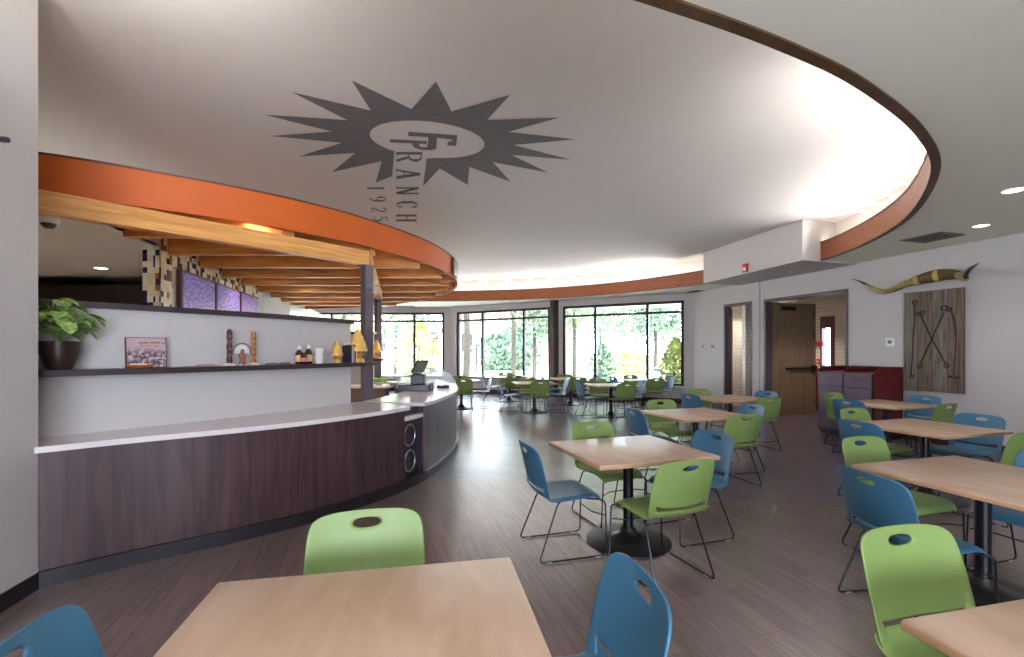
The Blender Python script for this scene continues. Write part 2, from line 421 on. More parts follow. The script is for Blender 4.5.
# the long wall with horns, its two door openings
def wp(d, off=0.0): return Vector((wallx(d), d)) - Vector((WN.x, WN.y)) * -off
D_s0, D_s1 = F*9.39/((724-CX)+0.309*F), F*9.39/((752-CX)+0.309*F)
D_b0, D_b1 = F*9.39/((764-CX)+0.309*F), F*9.39/((848-CX)+0.309*F)
ZD = 2.76
bm = new()
def ws(d0, d1, z0, z1): seg(bm, wp(d0), wp(d1), 0.16, z0, z1, 1 if d0 < d1 else -1)
wd = Vector((WT.x, WT.y))
def wseg(bm, d0, d1, z0, z1, off=0.0, th=0.18):
    p, q = Vector((wallx(d0), d0)), Vector((wallx(d1), d1)); o = Vector((-WN.x, -WN.y))
    prism(bm, [p + o*off, q + o*off, q + o*(off+th), p + o*(off+th)], z0, z1)
wseg(bm, 13.33, D_s0, -0.1, 4.2); wseg(bm, D_s0, D_s1, ZD, 4.2); wseg(bm, D_s1, D_b0, -0.1, 4.2)
wseg(bm, D_b0, D_b1, ZD, 4.2); wseg(bm, D_b1, -4, -0.1, 4.2)
tag(put('wall_right', bm, M_wall), kind='structure')
bm = new(); wseg(bm, 13.33, D_s0 + .05, 0, 0.14, -0.02, 0.02); wseg(bm, D_s1 - .05, D_b0 + .05, 0, 0.14, -0.02, 0.02); wseg(bm, D_b1 - .05, -4, 0, 0.14, -0.02, 0.02)
tag(put('baseboard_right', bm, M_basebrown), kind='structure')
# shallow pilaster between the openings and a reveal line in the corner
bm = new(); wseg(bm, D_s1 - 0.12, D_b0 + 0.12, 0.14, ZL, -0.02, 0.02)
tag(put('trim_1', bm, M_wall), kind='structure')
bm = new(); wseg(bm, D_b0 - 0.1, 8.9, 2.98, 3.01, -0.012, 0.012)
tag(put('trim_2', bm, M_wall), kind='structure')
# wall behind, and the end wall beside the eye
LP0, LP1 = Vector((-3.075, 2.985)), Vector((-3.075 + 0.21*7, 2.985 - 7))
bm = new(); seg(bm, LP1, LP0, 0.16, -0.1, 4.2, 1)
tag(put('wall_left', bm, M_wall), kind='structure')
bm = new(); dd = (LP0 - LP1).normalized()
seg(bm, LP1, LP0 + dd*0.05, 0.012, 0, 0.105, -1)
tag(put('baseboard_left', bm, M_base), kind='structure')

# raised ceiling
bm = new(); prism(bm, [(-12, -4), (12, -4), (12, 18.2), (-12, 18.2)], ZH, ZH + 0.12)
tag(put('ceiling', bm, M_ceil), 'raised white ceiling over the middle of the room', kind='structure')
# oval ring and lower ceiling around it
ring_pts = [(-.1, 1.90), (.823, 2.228), (1.549, 2.532), (2.233, 2.886), (3.166, 3.518), (4.006, 4.30), (4.90, 5.55), (5.40, 6.6), (5.72, 7.74), (5.80, 8.7),
            (5.55, 10.0), (4.85, 11.6), (3.80, 13.0), (3.0, 13.75), (1.55, 14.7), (-0.2, 15.35), (-2.5, 15.65), (-4.8, 15.4), (-7.0, 14.5), (-9.0, 12.4), (-9.8, 9.6), (-9.6, 6.6), (-8.2, 4.1), (-6.0, 2.5), (-3.6, 1.75), (-2.3, 1.58), (-1.1, 1.65)]
ring = catmull(ring_pts, 8, True)      # counter-clockwise, its right side is outside
bm = new()
def ringband(o0, o1, z0, z1, m, name, par):
    b = new(); ribbon(b, ring, o0, o1, z0, z1, True); return put(name, b, m, par, True)
rg = thing('trim_3', None, None); tag(rg, 'curved cherry wood fascia ring around the raised ceiling', kind='structure')
ringband(-0.062, -0.02, ZL + 0.0, ZL + 0.31, M_ring, 'trim_panel', rg)
ringband(-0.07, 0.0, ZL - 0.014, ZL + 0.0, M_ringtrim, 'trim_lower_edge', rg)
ringband(-0.07, -0.015, ZL + 0.31, ZL + 0.335, M_ringtrim, 'trim_upper_edge', rg)
bm = new(); ribbon(bm, ring, 0.30, 0.34, ZL + .045, ZH + .01, True); tag(put('trim_5', bm, M_ceil, None, True), 'added curved white back that catches the cove light', kind='structure')  # upstand added to catch the strip light behind the ring
bm = new(); holed(bm, [(-12, -4), (12, -4), (12, 18.2), (-12, 18.2)], [[(p.x, p.y) for p in offset(ring, -0.01, True)]], ZL)
g = bmesh.ops.extrude_face_region(bm, geom=bm.faces[:]); bmesh.ops.translate(bm, vec=(0, 0, 0.05), verts=[v for v in g['geom'] if isinstance(v, bmesh.types.BMVert)])
tag(put('ceiling_lower', bm, M_soffit), 'grey green lower ceiling around the oval', kind='structure')
# cove light strip lying behind the ring
q0 = next(i for i, p in enumerate(ring) if p.x > 3.0); bm = new(); ribbon(bm, ring[q0:], 0.0, 0.03, ZL + 0.26, ZL + 0.29)
tag(put('cove_light_strip', bm, M_lampc), 'continuous cove light strip hidden behind the oval wood ring', 'light strip')
# area lamps added along the ring to light the raised ceiling evenly
nr_ = norms(ring, True)
for k in range(0, len(ring), 3):
    p = ring[k]; n_ = nr_[k]
    if 8.2 < p.y < 12.0 and p.x > 4: continue
    cw_ = COVE_FILL_W*(.12 if (p.y < 3.2 and p.x > -1.5) else (1.0 if p.x > 2 else (1.3 if p.x > -4 else 3.2)))
    if p.x < -1.5 and p.y < 4: cw_ = COVE_FILL_W*2.4
    l = bpy.data.lights.new('cove_fill_lamp', 'AREA'); l.shape = 'RECTANGLE'; l.size = 1.0; l.size_y = .05; l.energy = cw_*.375; l.spread = math.radians(120); l.color = (1, .98, .96)
    lo = bpy.data.objects.new('cove_fill_lamp', l); COL.objects.link(lo); lo.location = (p.x + n_.x*.02, p.y + n_.y*.02, ZL + .30)
    d_ = Vector((-n_.x*math.cos(math.radians(32)), -n_.y*math.cos(math.radians(32)), math.sin(math.radians(32))))
    lo.rotation_euler = d_.to_track_quat('-Z', 'X').to_euler()
# added unseen strips that keep sky light out of the ceiling void
bm = new()
seg(bm, (-12, -3.95), (12, -3.95), 0.1, ZL, ZH + .05); seg(bm, (-12, -4), (-12, 18.2), 0.1, ZL, ZH + .05); seg(bm, (11.95, -4), (11.95, 18.2), 0.1, ZL, ZH + .05); seg(bm, (-12, 18.15), (12, 18.15), 0.1, ZL, ZH + .05)
tag(put('wall_light_block', bm, M_wall), kind='structure')
# bulkhead box under the raised ceiling
bx0 = onz(703.6, 283.6, 3.2); bx1 = onz(802.5, 260.5, 3.2)
bx0 = Vector((bx0.x, bx0.y)); bx1 = Vector((bx1.x, bx1.y))
bm = new(); o = Vector((0.955, 0.295))
prism(bm, [bx1, bx1 + o*1.35, bx0 + o*1.2, bx0], 3.205, ZH + 0.02)
tag(put('wall_bulkhead', bm, M_wall), 'white bulkhead box hanging from the raised ceiling', kind='structure')

# ================================================================== KITCHEN SHELL
def kx(d): return -3.108 - 0.24 * d            # line of the menu wall
bm = new(); prism(bm, [(kx(17.6), 17.6), (kx(2.9), 2.9), (-12, 2.9), (-12, 17.6)], 2.90, 2.98)
prism(bm, [(kx(14.7), 14.7), (kx(3.3), 3.3), (kx(3.3) - .08, 3.3), (kx(14.7) - .08, 14.7)], 2.90, 3.2)
tag(put('ceiling_kitchen', bm, M_ceil), 'flat white kitchen ceiling', kind='structure')
bm = new()
prism(bm, [(kx(5.92), 5.92), (kx(12.8), 12.8), (kx(12.8) - .2, 12.8), (kx(5.92) - .2, 5.92)], -0.1, 2.90)
tag(put('wall_menu', bm, M_wall), 'kitchen wall behind the menu screens', kind='structure')
mo = thing('trim_4', None, None); tag(mo, 'mosaic tiles framing the menu screens', kind='structure')
bm = new()
prism(bm, [(kx(5.90) + .012, 5.90), (kx(5.90) - .215, 5.90), (kx(5.90) - .215, 5.92), (kx(5.92) + .012, 5.92)], 0.9, 2.895)
prism(bm, [(kx(5.90) + .012, 5.90), (kx(6.22) + .012, 6.22), (kx(6.22), 6.22), (kx(5.90), 5.90)], 0.9, 3.1)
prism(bm, [(kx(6.22) + .012, 6.22), (kx(9.9) + .012, 9.9), (kx(9.9), 9.9), (kx(6.22), 6.22)], 2.68, 3.10)
put('trim_tiles', bm, M_mosaic, mo)
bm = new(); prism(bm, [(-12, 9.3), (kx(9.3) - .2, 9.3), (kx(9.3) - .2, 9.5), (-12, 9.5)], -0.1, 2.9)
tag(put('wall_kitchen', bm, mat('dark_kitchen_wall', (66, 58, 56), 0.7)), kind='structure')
bm = new(); seg(bm, (-12, 2.9), (-12, 9.3), 0.1, -0.1, 3.2); seg(bm, (-12, 2.9), (-3.10, 2.9), 0.1, -0.1, 4.2, -1); seg(bm, (-11.9, 9.3), (-11.9, 18), 0.1, -0.1, 3.2)
tag(put('wall_kitchen_side', bm, M_wall), kind='structure')
hd = thing('extractor_hood', 'long dark extractor hood along the kitchen wall under the white ceiling', 'hood', (-7.4, 8.75, 2.3))
bm = new()
prism(bm, [(-1.9, -.5), (2.0, -.5), (2.0, .5), (-1.9, .5)], 0.0, 0.42); put('hood_body', bm, mat('hood_brown', (58, 46, 44), 0.4, 0.4), hd)
bm = new(); prism(bm, [(-1.93, -.53), (2.03, -.53), (2.03, .53), (-1.93, .53)], -0.05, 0.0); put('hood_rim', bm, M_steel, hd)
bm = new(); prism(bm, [(-11.9, 3.0), (-3.9, 3.4), (-4.3, 5.2), (-4.9, 9.2), (-11.9, 9.2)], 0, .006); tag(put('floor_kitchen_bounce', bm, mat('kitchen_bounce_pale', (196, 190, 182), .5)), kind='structure')  # pale slab added to bounce lamp light up to the kitchen ceiling
# menu screens
for i, (x0, x1, lb) in enumerate(((176, 210.5, 'violet menu screen nearest the mosaic pier'), (211.5, 236, 'middle violet menu screen of the wall of three'), (237, 255, 'violet menu screen at the far end, smallest looking of three'))):
    def dk(px):
        k = (px - CX)/F; return -3.108/(k + .24)
    d0, d1 = dk(x0), dk(x1); mid = (d0+d1)/2
    t = thing('menu_screen', lb.replace('nearest', 'next to'), 'menu screen', (kx(mid), mid, 2.05), math.atan2(1, -.24), 'menu screens over the kitchen counter')
    Lw = (d1-d0)*math.hypot(1, .24)
    bm = new(); rbox(bm, (0, -.035, .31), (Lw - .02, .07, .63), bev=.008); put('screen_casing', bm, mat('screen_casing', (74, 30, 40), 0.4), t)
    bm = new(); w = Lw/2 - .04
    vs = [bm.verts.new(v) for v in ((-w, -.074, .03), (w, -.074, .03), (w, -.074, .585), (-w, -.074, .585))]
    f = bm.faces.new(vs); uv = bm.loops.layers.uv.new('UVMap')
    for l, c in zip(f.loops, ((0, 0), (1, 0), (1, 1), (0, 1))): l[uv].uv = c
    put('screen', bm, MATS.get('scr') or MATS.setdefault('scr', screenmat('menu_display', (118, 104, 172), (46, 36, 84), 0.35, 0)), t)

# ================================================================== CANOPY
can_pts = [(-4.9, 3.65), (-4.02, 3.92), (-3.40, 4.30), (-2.68, 4.86), (-2.10, 5.50), (-1.80, 5.98), (-1.50, 6.55), (-1.25, 7.22), (-1.10, 7.95), (-1.05, 8.7), (-1.16, 9.65), (-1.5, 10.65), (-2.44, 12.2), (-3.67, 13.5), (-5.35, 14.4), (-6.6, 14.7)]
can = catmull(can_pts, 8)
ZB, ZT = 2.88, 3.215
cp = thing('canopy', 'curved orange counter canopy with pine joists and planked underside', 'canopy', (0, 0, 0))
bm = new(); ribbon(bm, can, -0.04, 0.0, ZB, ZT); put('fascia', bm, M_orange, cp, True)
bm = new(); ribbon(bm, can, -0.05, 0.008, ZT, ZT + 0.02); put('edge_trim', bm, mat('canopy_trim', (92, 44, 24), 0.5), cp, True)
bm = new(); deck = [(p.x, p.y) for p in offset(can, -0.04) if p.x > kx(p.y) + .02]; deck = [(kx(deck[0][1]), deck[0][1])] + deck
prism(bm, deck + [(kx(deck[-1][1]), deck[-1][1])], ZT - 0.06, ZT - 0.01); put('deck', bm, M_pinedeck, cp)
def can_x(d, off=-0.05):
    line = offset(can, off)
    for a, b in zip(line, line[1:]):
        if (a.y - d) * (b.y - d) <= 0 and a.y != b.y: return a.x + (b.x - a.x) * (d - a.y)/(b.y - a.y)
    return None
for k, d in enumerate([4.3, 5.2, 6.15, 7.1, 8.05, 9.0, 10.0, 11.0, 12.0, 13.0]):
    xr = can_x(d)
    if xr is None: continue
    bm = new(); x0 = kx(d) + 0.0
    xa = can_x(d - .05) or xr; xb = can_x(d + .05) or xr
    prism(bm, [(x0, d - .05), (xa - .11, d - .05), (xb - .11, d + .05), (x0, d + .05)], 2.822, ZT - 0.06); prism(bm, [(xa - .13, d - .049), (xa - .005, d - .049), (xb - .005, d + .049), (xb - .13, d + .049)], ZB + .02, ZT - 0.061)
    put('joist', bm, M_pine, cp)
# girders carried by the two steel columns
G0, G1, G2 = Vector((-4.35, 3.0)), Vector((-1.87, 5.93)), Vector((-2.89, 9.92))
bm = new(); seg(bm, G0, G1, 0.11, 2.64, 2.82); put('girder', bm, M_pineg, cp)
bm = new(); seg(bm, G1 + Vector((-.02, .07)), G2 + Vector((.0, .1)), 0.11, 2.64, 2.82); put('girder', bm, M_pineg, cp)
for i, (g, lb) in enumerate(((G1, 'dark bronze square column rising from the end of the shelf wall'), (G2, 'dark bronze square column farther back behind the register'))):
    t = thing('steel_column', lb, 'column', (g.x, g.y, 0), math.atan2((G1-G0).y, (G1-G0).x), 'steel columns under the canopy'); t['kind'] = 'thing'
    bm = new(); rbox(bm, (0, 0, 1.31), (.115, .115, 2.62), bev=.004); put('shaft', bm, M_steel, t)
    bm = new(); rbox(bm, (0, 0, 2.63), (.17, .17, .02), bev=.003); put('cap_plate', bm, M_steel, t)
    bm = new(); rbox(bm, (0, 0, .01), (.2, .2, .02), bev=.003); put('base_plate', bm, M_steel, t)
# small blade sign on the canopy edge
c = atd(454.0, 270, 8.35); sg = thing('canopy_sign', 'small dark lettered plaque fixed to the curved orange canopy edge', 'sign', (-1.055, 8.45, 2.9), 0)
bm = new(); rbox(bm, (0.02, 0, .155), (.03, .62, .30), bev=.004); put('plaque', bm, mat('plaque_dark', (44, 40, 48), 0.3), sg)
bm = new()
for k in range(5): rbox(bm, (0.038, -.22 + .11*k, .16), (.008, .06, .14), bev=.003)
put('lettering', bm, mat('plaque_grey', (150, 150, 176), 0.3), sg)

# ================================================================== COUNTER
base_pts = [(-3.34, 2.74), (-3.04, 2.995), (-2.695, 3.32), (-2.20, 3.72), (-1.80, 4.12), (-1.457, 4.59), (-1.208, 5.02), (-1.034, 5.50), (-.920, 6.14), (-.862, 6.9), (-.90, 7.7), (-1.05, 8.4), (-1.42, 9.2), (-1.95, 9.8)]
cb = catmull(base_pts, 10)              # its right side faces the room? travel is away from the eye, so right = room side
def arc_at(line, px):
    for i, (a, b) in enumerate(zip(line, line[1:])):
        ka = CX + F*a.x/a.y; kb = CX + F*b.x/b.y
        if (ka - px)*(kb - px) <= 0 and ka != kb: return i + (px - ka)/(kb - ka)
    return 0
i1 = int(arc_at(cb, 409)); i2 = int(round(arc_at(cb, 425)))
ct = thing('service_counter', 'long curved dark walnut counter with white top, between end wall and waste chute', 'counter')
bm = new(); ribbon(bm, cb[5:i1+1], -0.06, -0.03, 0.10, 0.88); put('front_panel', bm, M_walnut, ct, True)
bm = new(); ribbon(bm, cb[5:i1+1], -0.04, -0.0, 0.0, 0.105); put('toe_kick', bm, M_base, ct, True)
LW_ = catmull([(-3.95, 2.55), (-3.38, 3.28), (-2.92, 3.84), (-2.52, 4.42), (-2.18, 5.00), (-1.935, 5.52)], 10)
bm = new(); oc = [p for p in offset(cb[3:i1+2], 0.01)]; ic = [p for p in LW_ if p.y > 3.06] + [Vector((-1.78, 5.72))]
prism(bm, oc + ic[::-1], 0.88, 0.92); put('countertop', bm, M_quartz, ct)
bm = new(); ribbon(bm, cb[12:i1+1], -0.40, -0.07, 0.02, 0.87); put('carcass', bm, M_ledge, ct, True)
# notch with two round chutes
nw = thing('waste_chute', 'dark recessed panel with two round steel rings between the counters', 'waste chute')
bm = new(); ribbon(bm, cb[i1:i2+1], -0.14, -0.10, 0.0, 0.88); put('recess_panel', bm, mat('chute_grey', (62, 60, 70), 0.35, 0.4), nw, True)
bm = new(); ribbon(bm, cb[i1:i2+1], -0.12, -0.03, 0.755, 0.80); put('chute_shelf', bm, M_quartz, nw, True)
bm = new(); ribbon(bm, cb[i1:i2+1], -0.04, -0.0, 0.0, 0.105); put('toe_kick', bm, M_base, nw, True)
im = (i1 + i2)//2; pc = offset(cb, -0.095)[im]; nn = norms(cb)[im]
for z in (0.565, 0.27):
    bm = new(); cen = Vector((pc.x, pc.y, z)); X = Vector((-nn.y, nn.x, 0)); 
    tube(bm, [cen + X*0.115*math.cos(a) + Vector((0, 0, .122*math.sin(a))) for a in [2*PI*k/28 for k in range(28)]], 0.011, 8, True)
    r = put('chute_ring', bm, mat('brushed_steel', (150, 150, 158), 0.3, 0.9), nw, True)
    bm = new(); vs = [bm.verts.new(cen + Vector((nn.x, nn.y, 0))*(-.002) + X*0.11*math.cos(a) + Vector((0, 0, .117*math.sin(a)))) for a in [2*PI*k/28 for k in range(28)]]
    bm.faces.new(vs); put('chute_flap', bm, M_ledge, r)
rc = thing('register_counter', 'curved walnut register counter with pale top and glass guard, beyond the chute', 'counter')
bm = new(); ribbon(bm, cb[i2:], -0.06, -0.03, 0.10, 0.88); put('front_panel', bm, M_walnut, rc, True)
bm = new(); ribbon(bm, cb[i2:], -0.04, 0.0, 0.0, 0.095); put('toe_kick', bm, M_base, rc, True)
bm = new(); ribbon(bm, cb[i2:], -0.045, 0.004, 0.095, 0.112); put('kick_trim', bm, mat('brushed_steel', (150, 150, 158), 0.3, 0.9), rc, True)
bm = new(); ribbon(bm, cb[i2-1:], -0.80, 0.01, 0.885, 0.925); put('countertop', bm, M_quartz, rc, True)
bm = new(); ribbon(bm, cb[i2:], -0.60, -0.07, 0.02, 0.88); put('carcass', bm, M_ledge, rc, True)
# curved display guard on the far part of the counter
gg = thing('glass_display_guard', 'curved clear glass sneeze guard standing on the register counter', 'glass guard')
j0 = next(i for i, p in enumerate(cb) if p.y > 7.75); gl = cb[j0:j0+24]
prof = [(-1.02, 0.33), (-0.48, 0.33), (-0.34, .32), (-0.22, .285), (-0.12, .22), (-0.05, .13), (-0.02, .04), (-0.015, 0.0)]
prof = [(a, z) for a, z in prof]
bm = new(); rows = []
for p, n in zip(gl, norms(gl)):
    rows.append([bm.verts.new((p.x + n.x*a, p.y + n.y*a, .925 + z)) for a, z in prof])
for A, B in zip(rows, rows[1:]):
    for k in range(len(prof)-1): bm.faces.new((A[k], A[k+1], B[k+1], B[k]))
o = put('curved_glass', bm, M_guard, gg, True); md = o.modifiers.new('s', 'SOLIDIFY'); md.thickness = 0.008; bake(o)
for p, n in ((gl[0], norms(gl)[0]),):
    bm = new(); vs = [bm.verts.new((p.x + n.x*a, p.y + n.y*a, .925 + z)) for a, z in prof] + [bm.verts.new((p.x + n.x*-1.02, p.y + n.y*-1.02, .925))]
    bm.faces.new(vs); o = put('end_glass', bm, M_guard, gg); md = o.modifiers.new('s', 'SOLIDIFY'); md.thickness = 0.008; bake(o)

# low wall behind the counter with two dark ledges
lw = catmull([(-3.95, 2.55), (-3.38, 3.28), (-2.92, 3.84), (-2.52, 4.42), (-2.18, 5.00), (-1.935, 5.52)], 10)
sw = thing('shelf_wall', 'low white curved wall behind the counter with dark cap and shelf', 'low wall')
bm = new(); ribbon(bm, lw, -0.13, 0.0, 0.0, 1.865); put('wall_body', bm, M_wall, sw, True)
bm = new(); ribbon(bm, lw, -0.19, 0.05, 1.865, 1.91); put('cap', bm, M_ledge, sw, True)
lw2 = lw + [lw[-1] + Vector((0.055, .14)), lw[-1] + Vector((0.10, .27))]
bm = new(); ribbon(bm, lw2, 0.0, 0.19, 1.36, 1.405); put('shelf', bm, M_ledge, sw, True)
# second low wall farther back
s2 = thing('shelf_wall', 'short white wall stub with dark cap and shelf, behind the rear column', 'low wall')
bm = new(); prism(bm, [(-4.2, 8.95), (-2.72, 8.95), (-2.72, 9.08), (-4.2, 9.08)], 0, 1.87); put('wall_body', bm, M_wall, s2)
bm = new(); prism(bm, [(-4.25, 8.9), (-2.68, 8.9), (-2.68, 9.13), (-4.25, 9.13)], 1.87, 1.915); put('cap', bm, M_ledge, s2)
bm = new(); prism(bm, [(-4.2, 8.75), (-2.46, 8.75), (-2.46, 8.95), (-4.2, 8.95)], 1.35, 1.395); put('shelf', bm, M_ledge, s2)
# back counter in the kitchen
bc = thing('back_counter', 'kitchen back counter with cream top behind the rear column', 'counter')
bm = new(); prism(bm, [(-4.6, 7.9), (-2.35, 8.35), (-2.30, 8.36), (-2.25, 8.42), (-2.4, 8.75), (-4.6, 8.7)], 0, .87); put('cabinet_body', bm, woodmat('cab_brown', (96, 74, 66), (120, 94, 84), .5), bc)
bm = new(); prism(bm, [(-4.6, 7.87), (-2.36, 8.32), (-2.28, 8.30), (-2.2, 8.38), (-2.36, 8.74), (-4.6, 8.7)], .87, .91); put('countertop', bm, mat('cream_top', (220, 208, 192), .3), bc)

# ================================================================== SHELF ITEMS
shl = offset(lw2, 0.11)
def on_shelf(px, off=0.11, z=1.405):
    line = offset(lw2, off); i = arc_at(line, px); k = int(i); k = min(k, len(line)-2); p = line[k].lerp(line[k+1], i-k)
    d = (line[k+1]-line[k]).normalized()
    return Vector((p.x, p.y, z)), math.atan2(d.y, d.x)
# plant
p, a = on_shelf(59.5, 0.125)
pp = thing('potted_plant', 'leafy green pothos in a dark round pot on the shelf end', 'plant', p)
bm = new(); lathe(bm, [(0, 0), (.085, 0), (.11, .03), (.150, .12), (.165, .20), (.168, .215), (.155, .215), (.15, .19), (0, .185)], sides=32)
bmesh.ops.scale(bm, vec=(.70, .70, .95), verts=bm.verts); put('pot', bm, M_terra, pp, True)
bm = new(); lathe(bm, [(0, .185), (.10, .182)], sides=20); put('soil', bm, M_soil, pp)
bm = new(); bs = new()
for k in range(64):
    az = random.uniform(0, 2*PI); el = random.uniform(.2, 1.5); R = random.uniform(.07, .205)
    tip = Vector((math.cos(az)*math.cos(el)*R*.95, math.sin(az)*math.cos(el)*R*.95, .235 + math.sin(el)*R*1.25 + .02))
    tube(bs, [(0, 0, .19), tip*0.45 + Vector((0, 0, .13)), tip], .0035, 5)
    L_ = random.uniform(.075, .11); W_ = L_*.46; d = Vector((math.cos(az), math.sin(az), random.uniform(-.5, .25))).normalized(); s = d.cross(Vector((0, 0, 1))).normalized(); u = s.cross(d)
    rows = []
    for t in (0, .2, .45, .7, .9, 1):
        w = W_*math.sin(PI*min(1, t*.93 + .05))**.8 if t < 1 else 0.001
        cpt = tip + d*L_*t - Vector((0, 0, .05*t*t))
        rows.append([bm.verts.new(cpt - s*w + u*.008), bm.verts.new(cpt - u*.004), bm.verts.new(cpt + s*w + u*.008)])
    for A, B in zip(rows, rows[1:]):
        for q in (0, 1): bm.faces.new((A[q], A[q+1], B[q+1], B[q]))
put('foliage', bm, M_plant, pp, True); put('stems', bs, M_plant, pp, True)
# standing picture book
p, a = on_shelf(147, .09)
bk = thing('picture_board', 'canvas picture of a busy harbour town standing on the shelf', 'picture', p, a)
w0, _ = on_shelf(127, .09); w1, _ = on_shelf(168, .09); W = (w1-w0).length; H = .245
Mt = Matrix.Rotation(-.10, 4, 'X')
bm = new(); rbox(bm, (0, .012, H/2), (W, .028, H), bev=.003, M=Mt); put('block', bm, mat('dark_book', (60, 30, 28), .6), bk)
m, nt, b = nodes('harbour_picture'); N = nt.nodes; L = nt.links
tc = N.new('ShaderNodeTexCoord'); sp = N.new('ShaderNodeSeparateXYZ'); L.new(tc.outputs['Object'], sp.inputs[0])
no = N.new('ShaderNodeTexNoise'); no.inputs['Scale'].default_value = 34; no.inputs['Detail'].default_value = 5; L.new(tc.outputs['Object'], no.inputs['Vector'])
r = N.new('ShaderNodeValToRGB'); r.color_ramp.elements[0].position = .38; r.color_ramp.elements[0].color = lin((64, 52, 60)); r.color_ramp.elements[1].position = .62; r.color_ramp.elements[1].color = lin((200, 176, 176))
e = r.color_ramp.elements.new(.5); e.color = lin((120, 100, 110)); L.new(no.outputs['Fac'], r.inputs['Fac'])
mr = N.new('ShaderNodeMapRange'); mr.inputs['From Min'].default_value = .11; mr.inputs['From Max'].default_value = .17; L.new(sp.outputs['Z'], mr.inputs['Value'])
mx = N.new('ShaderNodeMix'); mx.data_type = 'RGBA'; L.new(mr.outputs[0], mx.inputs['Factor']); L.new(r.outputs[0], mx.inputs['A']); mx.inputs['B'].default_value = lin((176, 156, 162)); L.new(mx.outputs['Result'], b.inputs['Base Color'])
bm = new(); box(bm, (0, -.004, H/2), (W-.012, .004, H-.012), M=Mt); put('picture_face', bm, m, bk)
bm = new()
for k, (x, z, w) in enumerate(((-.03, .2, .06), (.045, .203, .07), (.10, .198, .02), (-.04, .178, .03), (.0, .178, .04), (.05, .178, .04))): box(bm, (x+.01, -.007, z), (w, .003, .012 if k < 3 else .006), M=Mt)
put('title_lettering', bm, mat('title_rust', (170, 92, 52), .6), bk)
# small wooden boat dish before it
p, a = on_shelf(140, .145)
bd = thing('wooden_boat_dish', 'small orange wooden boat shaped dish before the harbour picture', 'dish', p, a)
bm = new(); lathe(bm, [(0, 0), (.05, .002), (.085, .018), (.10, .034), (.092, .034), (.07, .018), (0, .01)], sides=24); bmesh.ops.scale(bm, vec=(1, .28, .8), verts=bm.verts); put('hull', bm, mat('orange_wood', (176, 96, 40), .4), bd, True)
bm = new(); rbox(bm, (-.01, 0, .03), (.11, .028, .012), bev=.004); put('cargo', bm, M_white, bd)
# carved totem with dark wood, and a lighter one, each on a white stone foot
def totem(px, h, mA, mB, lb, seed):
    p, a = on_shelf(px, .09); t = thing('carved_figure', lb, 'figurine', p, a, 'carved figures on the shelf')
    rr = random.Random(seed); bm = new(); pr = [(0, .02)]
    z = .02
    while z < h: pr.append((.021 + rr.uniform(-.005, .006), z)); z += h/14
    pr += [(.014, h), (0, h + .006)]; lathe(bm, pr, sides=14)
    if seed == 2: bmesh.ops.scale(bm, vec=(1.0, .8, 1), verts=bm.verts)
    put('carved_body', bm, mA, t, True)
    for k in range(4):
        z = h*(.3 + .17*k); bm = new(); rbox(bm, (0, -.02, z), (.028, .012, .016), bev=.004); put('carved_face', bm, mB, t)
    bm = new(); lathe(bm, [(0, 0), (.055, .002), (.05, .016), (.034, .024), (0, .028)], sides=11); put('stone_foot', bm, mat('white_stone', (222, 208, 192), .8, var=.2, scale=40), t, True)
totem(229.5, .33, mat('dark_carving', (74, 34, 28), .5, var=.3, scale=25), mat('carving_paint', (120, 110, 100), .5), 'tall dark reddish carved totem on a white stone foot', 1)
totem(253.5, .315, mat('light_carving', (166, 106, 56), .5, var=.3, scale=25), mat('carving_green', (90, 92, 52), .5), 'tall light brown carved figure on a white stone foot', 2)
p, a = on_shelf(242.5, .09)
kd = thing('feathered_doll', 'small carved doll with a round black and white feather headdress', 'figurine', p, a)
bm = new(); lathe(bm, [(0, 0), (.028, .002), (.03, .03), (.02, .05), (.032, .08), (.028, .105), (.014, .115), (.018, .13), (.012, .15), (0, .155)], sides=14); put('doll_body', bm, mat('doll_red', (150, 96, 78), .6, var=.4, scale=40), kd, True)
bm = new()
for k in range(15):
    an = PI*(-.05 + 1.1*k/14); M_ = Matrix.Translation((0, .01, .125)) @ Matrix.Rotation(PI/2 - an, 4, 'Y')
    rbox(bm, (0, 0, .045), (.012, .004, .055), bev=.002, M=M_)
put('headdress', bm, M_white, kd)
bm = new()
for k in range(15):
    an = PI*(-.05 + 1.1*k/14); M_ = Matrix.Translation((0, .01, .125)) @ Matrix.Rotation(PI/2 - an, 4, 'Y')
    rbox(bm, (0, -.001, .08), (.012, .005, .016), bev=.002, M=M_)
put('feather_tips', bm, M_blackpl, kd)
bm = new(); rbox(bm, (0, 0, .008), (.075, .05, .016), bev=.004); put('doll_base', bm, mat('doll_base', (190, 190, 214), .5), kd)
for px, lb, cl, s in ((206, 'bundle of red and white flat sticks lying on shelf beside dark totem', (190, 150, 140), 1.0), (272, 'thin grey feather lying on the shelf beside the light figure', (120, 110, 100), .9), (285, 'short dark feather lying on the shelf halfway to the bottles', (96, 92, 92), .8)):
    p, a = on_shelf(px, .10); t = thing('shelf_trinket', lb, 'trinket', p, a + .2)
    bm = new()
    for k in range(4): rbox(bm, (-.02 + .012*k, -.02 + .013*k, .008 + .004*(k % 3)), (.15*s, .014, .007), rz=.12*(k-1.5), bev=.002)
    put('strands', bm, mat('trinket%d' % px, cl, .7, var=.3, scale=50), t)
